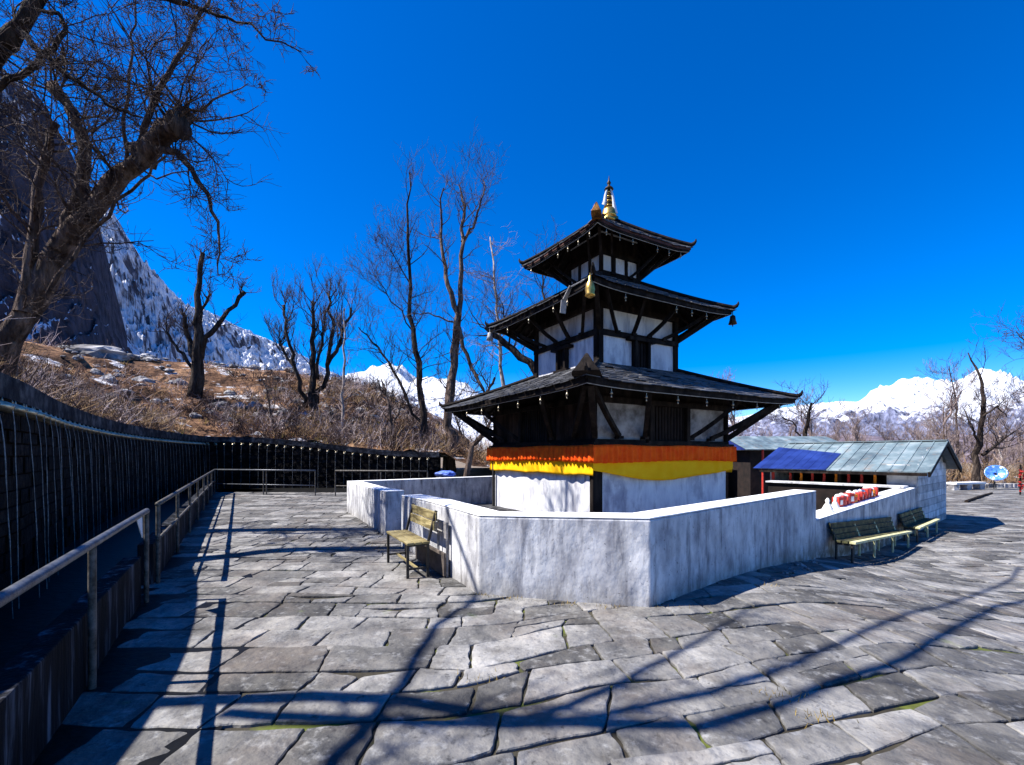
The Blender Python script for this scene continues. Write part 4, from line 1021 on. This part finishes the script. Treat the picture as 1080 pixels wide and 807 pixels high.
simple(6, (361, 472), [([(361, 474), (362, 430), (364, 380), (363, 325)], .10, .03)], 'slim pale-barked tree rising from the far spout wall', 'bark_pale', 'twig_pale', spr=16, L=1.2, up=.1)
simple(7, (450, 472), [([(452, 474), (444, 420), (438, 370), (432, 320), (430, 250), (432, 182)], .20, .03), ([(450, 470), (420, 400), (398, 365), (378, 345)], .09, .025), ([(433, 300), (410, 260)], .04, .012), ([(436, 350), (408, 310), (395, 290)], .04, .012)],
       'tall thin tree with one straight stem left of the forked tree', 'bark', spr=26, L=1.9, up=.35, t0=.2, twigs=4)
simple(8, (474, 492), [([(474, 494), (473, 430), (479, 370), (484, 330)], .28, .16), ([(484, 332), (470, 292), (465, 250), (468, 198)], .15, .03), ([(484, 330), (486, 270), (490, 215), (484, 195)], .14, .03), ([(487, 255), (502, 232), (510, 205), (512, 186)], .08, .02), ([(484, 345), (497, 388), (512, 416), (522, 398)], .11, .06), ([(480, 340), (452, 330), (425, 335)], .05, .015)],
       'tall forked tree left of the temple', 'bark_mid', spr=16, L=1.8, up=.35, t0=.3, twigs=4)
simple(9, (535, 480), [([(535, 480), (530, 400), (526, 340), (521, 290), (517, 250)], .12, .03)], 'pale thin tree just behind the left edge of the temple roofs', 'bark_pale', 'twig_pale', Yo=30, spr=22, L=1.8, up=0, t0=.3)
simple(10, (610, 486), [([(610, 486), (590, 440), (566, 392), (532, 362), (512, 345)], .30, .12), ([(566, 392), (575, 330), (572, 285)], .12, .03), ([(540, 368), (533, 340), (530, 320)], .07, .02)], 'dark tree behind the temple with a bough reaching left', 'bark', Yo=21, spr=18, L=2.0, up=.3)
simple(11, (492, 500), [([(492, 502), (498, 470), (512, 455), (520, 440)], .16, .06), ([(498, 475), (485, 455), (480, 440)], .08, .03)], 'low gnarled tree against the left temple wall', 'bark_mid', Yo=21, spr=16, L=1.1, up=.3)
simple(12, (290, 452), [([(290, 454), (284, 425), (276, 400)], .08, .03)], 'small dead sapling on the slope left of the wide pollard', 'bark_mid', spr=12, L=.9)
simple(13, (415, 468), [([(415, 470), (411, 430), (402, 400)], .09, .03), ([(414, 450), (425, 425)], .05, .02)], 'short bare sapling at the top of the spout wall', 'bark_mid', spr=14, L=1.0)
# right-hand trees
simple(20, (1030, 508), [([(1030, 510), (1033, 470), (1037, 430), (1036, 405), (1021, 372)], .17, .025), ([(1034, 470), (1024, 450), (1016, 430)], .07, .02), ([(1036, 440), (1052, 428), (1062, 440)], .06, .02), ([(1036, 480), (1052, 468), (1070, 455)], .09, .03)],
       'tall dark bent tree behind the blue dish', 'bark', Yo=33, spr=10, L=1.6, up=.3)
simple(21, (1012, 508), [([(1012, 510), (1010, 460), (1008, 420), (1001, 386)], .08, .015)], 'thin leaning tree left of the bent tree', 'bark_mid', Yo=40, spr=14, L=1.5, up=.3)
simple(22, (846, 478), [([(846, 480), (849, 455), (856, 425)], .14, .05), ([(846, 465), (836, 445), (825, 440)], .05, .02)], 'dark stub of a tree above the store house roof', 'bark', Yo=34, spr=12, L=1.4, up=.3)
simple(23, (1120, 500), [([(1120, 505), (1115, 440), (1105, 380), (1098, 340)], .25, .05), ([(1108, 400), (1090, 365), (1072, 350)], .06, .015)], 'tree at the right edge whose twigs enter above the mountains', 'bark', Yo=20, spr=20, L=2.0, up=.2)
rg = random.Random(77)
protos = []
# background grove: two dozen single bare trees between the shed and the mountains
def grove_tree(seed, X, Y, h, label, pale):
    t = Tree(seed); z0 = G(X, Y)-.3-1.2*sm(34, 60, Y); b = Vector((X, Y, z0)); r_ = t.r
    pth = [t.limb([b, b+Vector((r_.uniform(-.3, .3), 0, h*.4)), b+Vector((r_.uniform(-.7, .7), r_.uniform(-.5, .5), h))], .04*h**.7, .02)]
    for _ in range(3):
        q = pth[0][0][r_.randint(2, len(pth[0][0])-3)]; pth.append(t.limb([q, q+Vector((r_.uniform(-1.2, 1.2), r_.uniform(-1, 1), h*.25)), q+Vector((r_.uniform(-1.6, 1.6), r_.uniform(-1, 1), h*.5))], .03*h**.6, .012, 'b', 5))
    for c in pth: t.sprout(c, 12, h*.22, 2, t0=.1, up=.6, twigs=4, rf=.4, minr=.009, rcap=.03)
    return t.build(b, label, M['bark_pale'] if pale else M['bark_mid'], M['twig_pale'], 'bare trees beyond the shed and plaza')
gl = 'slender leafless tree in the hazy grove beyond the shed'
kinds = [grove_tree(200+i, 0, 40, h, gl, i % 2) for i, h in enumerate((4.6, 5.6, 6.4, 5.0, 4.2))]
spots = []
while len(spots) < 46:
    px = rg.uniform(850, 1120) if len(spots) > 5 else rg.uniform(760, 850); Y = rg.uniform(36, 62)
    spots.append((px, Y))
for i, (px, Y) in enumerate(spots):
    X = (px-540)/F*Y; o = kinds[i] if i < 5 else copy_tree(kinds[i % 5])
    o.location = (X, Y, G(X, Y)-.4-1.2*sm(34, 60, Y)); o.rotation_euler.z = rg.uniform(0, 6.28); k = rg.uniform(.75, 1.2)*(1.15 if px < 900 else 1); o.scale = (k, k, k)

# ------------------------------------------------------------------ brush and grass
def bush(m, p, h, n, r_, rad=.006, lean=.7, a=None):
    for _ in range(n):
        d = norm(Vector((r_.gauss(0, lean), r_.gauss(0, lean), 1))); L = h*r_.uniform(.5, 1.15)
        p0 = p+Vector((r_.gauss(0, h*.22), r_.gauss(0, h*.22), -.05)); mid = p0+d*L*.5+Vector([r_.gauss(0, L*.06) for _ in range(3)])
        d2 = norm(d+Vector([r_.gauss(0, .35) for _ in range(3)])); e_ = mid+d2*L*.5
        s_ = r_.random() if a is None else a
        m.tube([p0, mid, e_], [rad, rad*.35], 3, a=s_)
        for _ in range(2):
            t_ = r_.uniform(.1, .9); q = mid.lerp(e_, t_); dd = norm(d2+Vector([r_.gauss(0, .7) for _ in range(3)])); m.tube([q, q+dd*L*.28], [rad*.6, rad*.25], 3, a=s_)
r_ = random.Random(31)
def scatter(m, want, hmin, hmax, n_, spread, dmin=.7, srange=None, rk=1, lean=.7):
    cnt = 0
    while cnt < want:
        s = r_.uniform(*(srange or (2, cum[-1]))); p, nn, d = wat(s); dd = dmin+abs(r_.gauss(0, 1))*spread
        if dd > 24: continue
        q = p-nn*dd+d*r_.uniform(-2, 2); z = drop(q.x, q.y)
        if q.y < 1 or q.x/q.y < -2.2: continue
        dist = q.length
        bush(m, Vector((q.x, q.y, z)), r_.uniform(hmin, hmax)*(1 if dist < 18 else 1.25), n_, r_, rad=(.0045+.0003*dist)*rk, lean=lean); cnt += 1
m = MB()
scatter(m, 480, .4, 1.2, 20, 10, rk=1.1)
scatter(m, 10, 1.2, 1.7, 34, 4, 2.0, (6, 16), .8, .5)
tag(m.build('dark_brush', M['brushdark'], None), 'dark purplish tangled branches of scrub among the dry brush on the slope', 'brush', kind='stuff')
m = MB()
scatter(m, 420, .3, .95, 18, 9)
scatter(m, 14, 1.1, 1.6, 30, 4, 1.6, (5, 16), .8, .6)
for i in range(120):
    X = r_.uniform(-5, 12); Y = r_.uniform(24, 40); bush(m, Vector((X, Y, drop(X, Y))), r_.uniform(.7, 1.9), 16, r_, rad=.013)
tag(m.build('brush', M['brush'], None), 'tangled dry brown brush covering the slope above the spout wall', 'brush', kind='stuff')
m = MB()
scatter(m, 330, .4, 1.2, 14, 9, 1.0, None, 1.1, .8)
tag(m.build('pale_brush', M['brushpale'], None), 'bleached greyish pink twigs of leafless scrub on the slope', 'brush', kind='stuff')
m = MB()
for i in range(300):
    px = r_.uniform(770, 1180); Y = r_.uniform(32.5, 60); X = (px-540)/F*Y
    bush(m, Vector((X, Y, G(X, Y)-.2-1.2*sm(34, 60, Y))), r_.uniform(1.2, 3.0), 14, r_, rad=.016, lean=.4)
tag(m.build('thicket', M['brush'], None), 'pinkish brown thicket of bare stems beyond the plaza', 'thicket', kind='stuff')
m = MB()
for i in range(1500):
    s = r_.uniform(3, cum[-1]); p, nn, d = wat(s); dd = .6+abs(r_.gauss(0, 1))*6
    q = p-nn*dd; 
    if q.y < 1 or dd > 18 or fbm(q.x*.4, q.y*.4, 33, 2) < .05: continue
    z = drop(q.x, q.y)
    for _ in range(9):
        p0 = Vector((q.x+r_.gauss(0, .12), q.y+r_.gauss(0, .12), z-.03)); h = r_.uniform(.12, .34)
        m.tube([p0, p0+Vector((r_.gauss(0, .08), r_.gauss(0, .08), h))], [.008+.0004*q.length, .002], 3, a=r_.random())
# tufts between the stones and at the wall foot
for (px, py, n_) in ((513, 628, 26), (640, 640, 14), (600, 638, 10), (822, 735, 16), (510, 716, 10), (860, 757, 12), (540, 631, 14), (700, 640, 10), (808, 618, 8), (392, 575, 6)):
    c = hit(px, py)
    for _ in range(n_*2):
        p0 = c+Vector((r_.gauss(0, .09), r_.gauss(0, .04), -.02)); m.tube([p0, p0+Vector((r_.gauss(0, .02), r_.gauss(0, .02), r_.uniform(.02, .065)))], [.004, .001], 3, a=r_.random())
tag(m.build('grass', M['grass'], None), 'dry yellow grass tufts on the slope and in the paving joints', 'grass', kind='stuff')
# ------------------------------------------------------------------ rocks
def rock_mesh(seed, flat=.6):
    import bmesh
    bm = bmesh.new(); bmesh.ops.create_icosphere(bm, subdivisions=3, radius=1)
    for v_ in bm.verts:
        n_ = noise.noise(v_.co*1.1+Vector((seed, 0, 0)))+.4*noise.noise(v_.co*2.7+Vector((0, seed, 0)))
        v_.co *= 1+.45*n_; v_.co.z *= flat
        v_.co = Vector([round(c*5)/5*.35+c*.65 for c in v_.co])
    me = bpy.data.meshes.new('boulder'); bm.to_mesh(me); bm.free(); me.materials.append(M['rock']); return me
rm = [rock_mesh(i*3.7, .55+.1*i) for i in range(4)]
def rock(name, p, sc, i, label, cat, group=None, rz=0):
    o = bpy.data.objects.new(name, rm[i % 4]); C.objects.link(o); o.location = p; o.scale = sc; o.rotation_euler = (0, 0, rz); return tag(o, label, cat, group)
p = onhill(90, 350); rock('rock_slab', p+Vector((0, .6, .15)), (1.9, 1.0, .95), 1, 'large pale rock slab beside the foot of the leaning tree', 'rock', rz=.2)
pxs = [(120, 365, .7), (140, 378, .5), (100, 395, .45), (152, 405, .55), (178, 392, .35), (230, 430, .5), (245, 438, .4), (268, 430, .45), (130, 415, .4), (165, 425, .35), (205, 440, .3), (300, 448, .4), (345, 455, .35), (70, 400, .35), (110, 425, .3), (385, 462, .35), (285, 415, .5), (155, 362, .5)]
pxs += [(60+random.random()*380, 355+random.random()*90, .15+.35*random.random()**2) for _ in range(110)]
for i, (x, y, s_) in enumerate(pxs):
    p = onhill(x, y)
    if p and p.y > 3: rock('boulder', p+Vector((0, 0, .08)), (s_, s_*.8, s_*.7), i, 'pale weathered boulder lying among the brush on the slope', 'boulder', 'boulders on the slope', rz=i*1.3)
for i, (x, y, s_) in enumerate(((843, 597, .10), (850, 601, .07), (835, 601, .06), (858, 594, .06), (828, 605, .05), (815, 612, .05))):
    p = hit(x, y); rock('stone', p, (s_, s_*.8, s_), i, 'loose pale stone on the paving at the foot of the white parapet', 'stone', 'loose stones at the parapet foot', rz=i)
# blue tarp bundle near the spout wall
p = P(470, 499, 20); o = bpy.data.objects.new('tarpaulin', rm[1].copy()); o.data.materials.clear(); o.data.materials.append(M['tarp']); C.objects.link(o); o.location = (p.x, p.y, .80); o.scale = (.45, .35, .2); rock('boulder', Vector((p.x, p.y, .25)), (.75, .6, .75), 2, 'dark boulder under the crumpled blue tarpaulin', 'boulder'); tag(o, 'crumpled blue tarpaulin between the spout wall and the temple court', 'tarpaulin')
# ------------------------------------------------------------------ far right plaza objects
def gp(px, py): return hit(px, py)
p = gp(1003, 517); q = gp(1034, 516)
e = empty('stone_bench', p, 0, 'long pinkish stone bench at the far edge of the plaza', 'bench')
d = q-p; d.z = 0
m = MB(); m.beam(Vector((0, 0, .42)), d+Vector((0, 0, .42)), .6, .14); m.build('seat', M['packwhite'], e, bevel=.02)
for f in (.06, .5, .94): m = MB(); m.box(d*f+Vector((0, 0, .17)), (.3, .5, .36)); m.build('leg', M['rock'], e)
p = gp(1050, 516)
e = empty('dish', p, 0, 'round blue and white dish on an iron stand at the far plaza edge', 'dish')
m = MB(); n = 28; rr_ = .55; vs = []; Mx = Matrix.Rotation(R(-62), 3, 'X') ; Mz = Matrix.Rotation(R(-38), 3, 'Z')
Mr = Mz @ Matrix.Rotation(R(62), 3, 'X')
rings = 7
pr_ = [(rr_*i/rings, .22*(i/rings)**2) for i in range(1, rings+1)]
prof = pr_+[(r0-.0, z0-.02) for r0, z0 in reversed(pr_)]
cc = Vector((0, 0, .98))
vs = [cc+Mr @ Vector((r0*math.cos(2*math.pi*j/n), r0*math.sin(2*math.pi*j/n), z0)) for r0, z0 in prof for j in range(n)]
K = len(prof); m.add(vs, [(i*n+j, i*n+(j+1) % n, (i+1)*n+(j+1) % n, (i+1)*n+j) for i in range(K-1) for j in range(n)]+[tuple(range(n))])
m.build('reflector', M['dish'], e, True)
m = MB(); m.tube([(0, .1, 0), (0, .1, .95)], .03, 6); m.tube([(-.35, .3, 0), (0, .12, .7)], .02, 6); m.tube([(.35, .3, 0), (0, .12, .7)], .02, 6); m.tube([cc+Mr @ Vector((0, 0, .02)), cc+Mr @ Vector((0, 0, .5))], .015, 6); m.build('stand', M['iron'], e)
p = gp(1019, 530); q = gp(1046, 521); m = MB(); m.tube([p+Vector((0, 0, .05)), p.lerp(q, .5)+Vector((0, 0, .07)), q+Vector((0, 0, .05))], [.07, .055], 8, True); tag(m.build('log', M['bark']), 'dark log lying on the plaza in front of the pinkish stone bench', 'log')
p = gp(1076, 522); e = empty('flag_post', p, 0, 'post wrapped in red prayer cloths at the right edge', 'flag post')
m = MB(); m.tube([(0, 0, 0), (.02, 0, 1.7)], .04, 7); m.tube([(.5, .1, 0), (.48, .1, 1.5)], .035, 7); m.build('pole', M['timber'], e)
r_ = random.Random(4)
for i in range(9):
    z = .5+.13*i; x = r_.uniform(-.12, .35); m = MB(); w_ = r_.uniform(.1, .2); vs = []
    for j in range(6):
        for sg in (-1, 1): vs.append((x+sg*w_*.5+.03*math.sin(j), -.05+.03*math.sin(j*2+i), z-.09*j*.7))
    vs += [(a, b+.01, c) for a, b, c in vs]
    m.add(vs, [(2*j, 2*j+1, 2*j+3, 2*j+2) for j in range(5)]+[(12+2*j+2, 12+2*j+3, 12+2*j+1, 12+2*j) for j in range(5)]); m.build('prayer_cloth', M['redpaint'], e)
# low rubble edging along the plaza's far edge
m = MB(); r_ = random.Random(8)
for i in range(70):
    px = 1003+i*1.6; p = gp(px, 514.5); m.box(p+Vector((0, .3, .12)), (r_.uniform(.4, .7), .4, r_.uniform(.2, .34)), rz=r_.uniform(-.2, .2), a=r_.random())
tag(m.build('edge_wall', M['rock'], bevel=.03), 'low rubble wall edging the far side of the plaza', 'low wall')
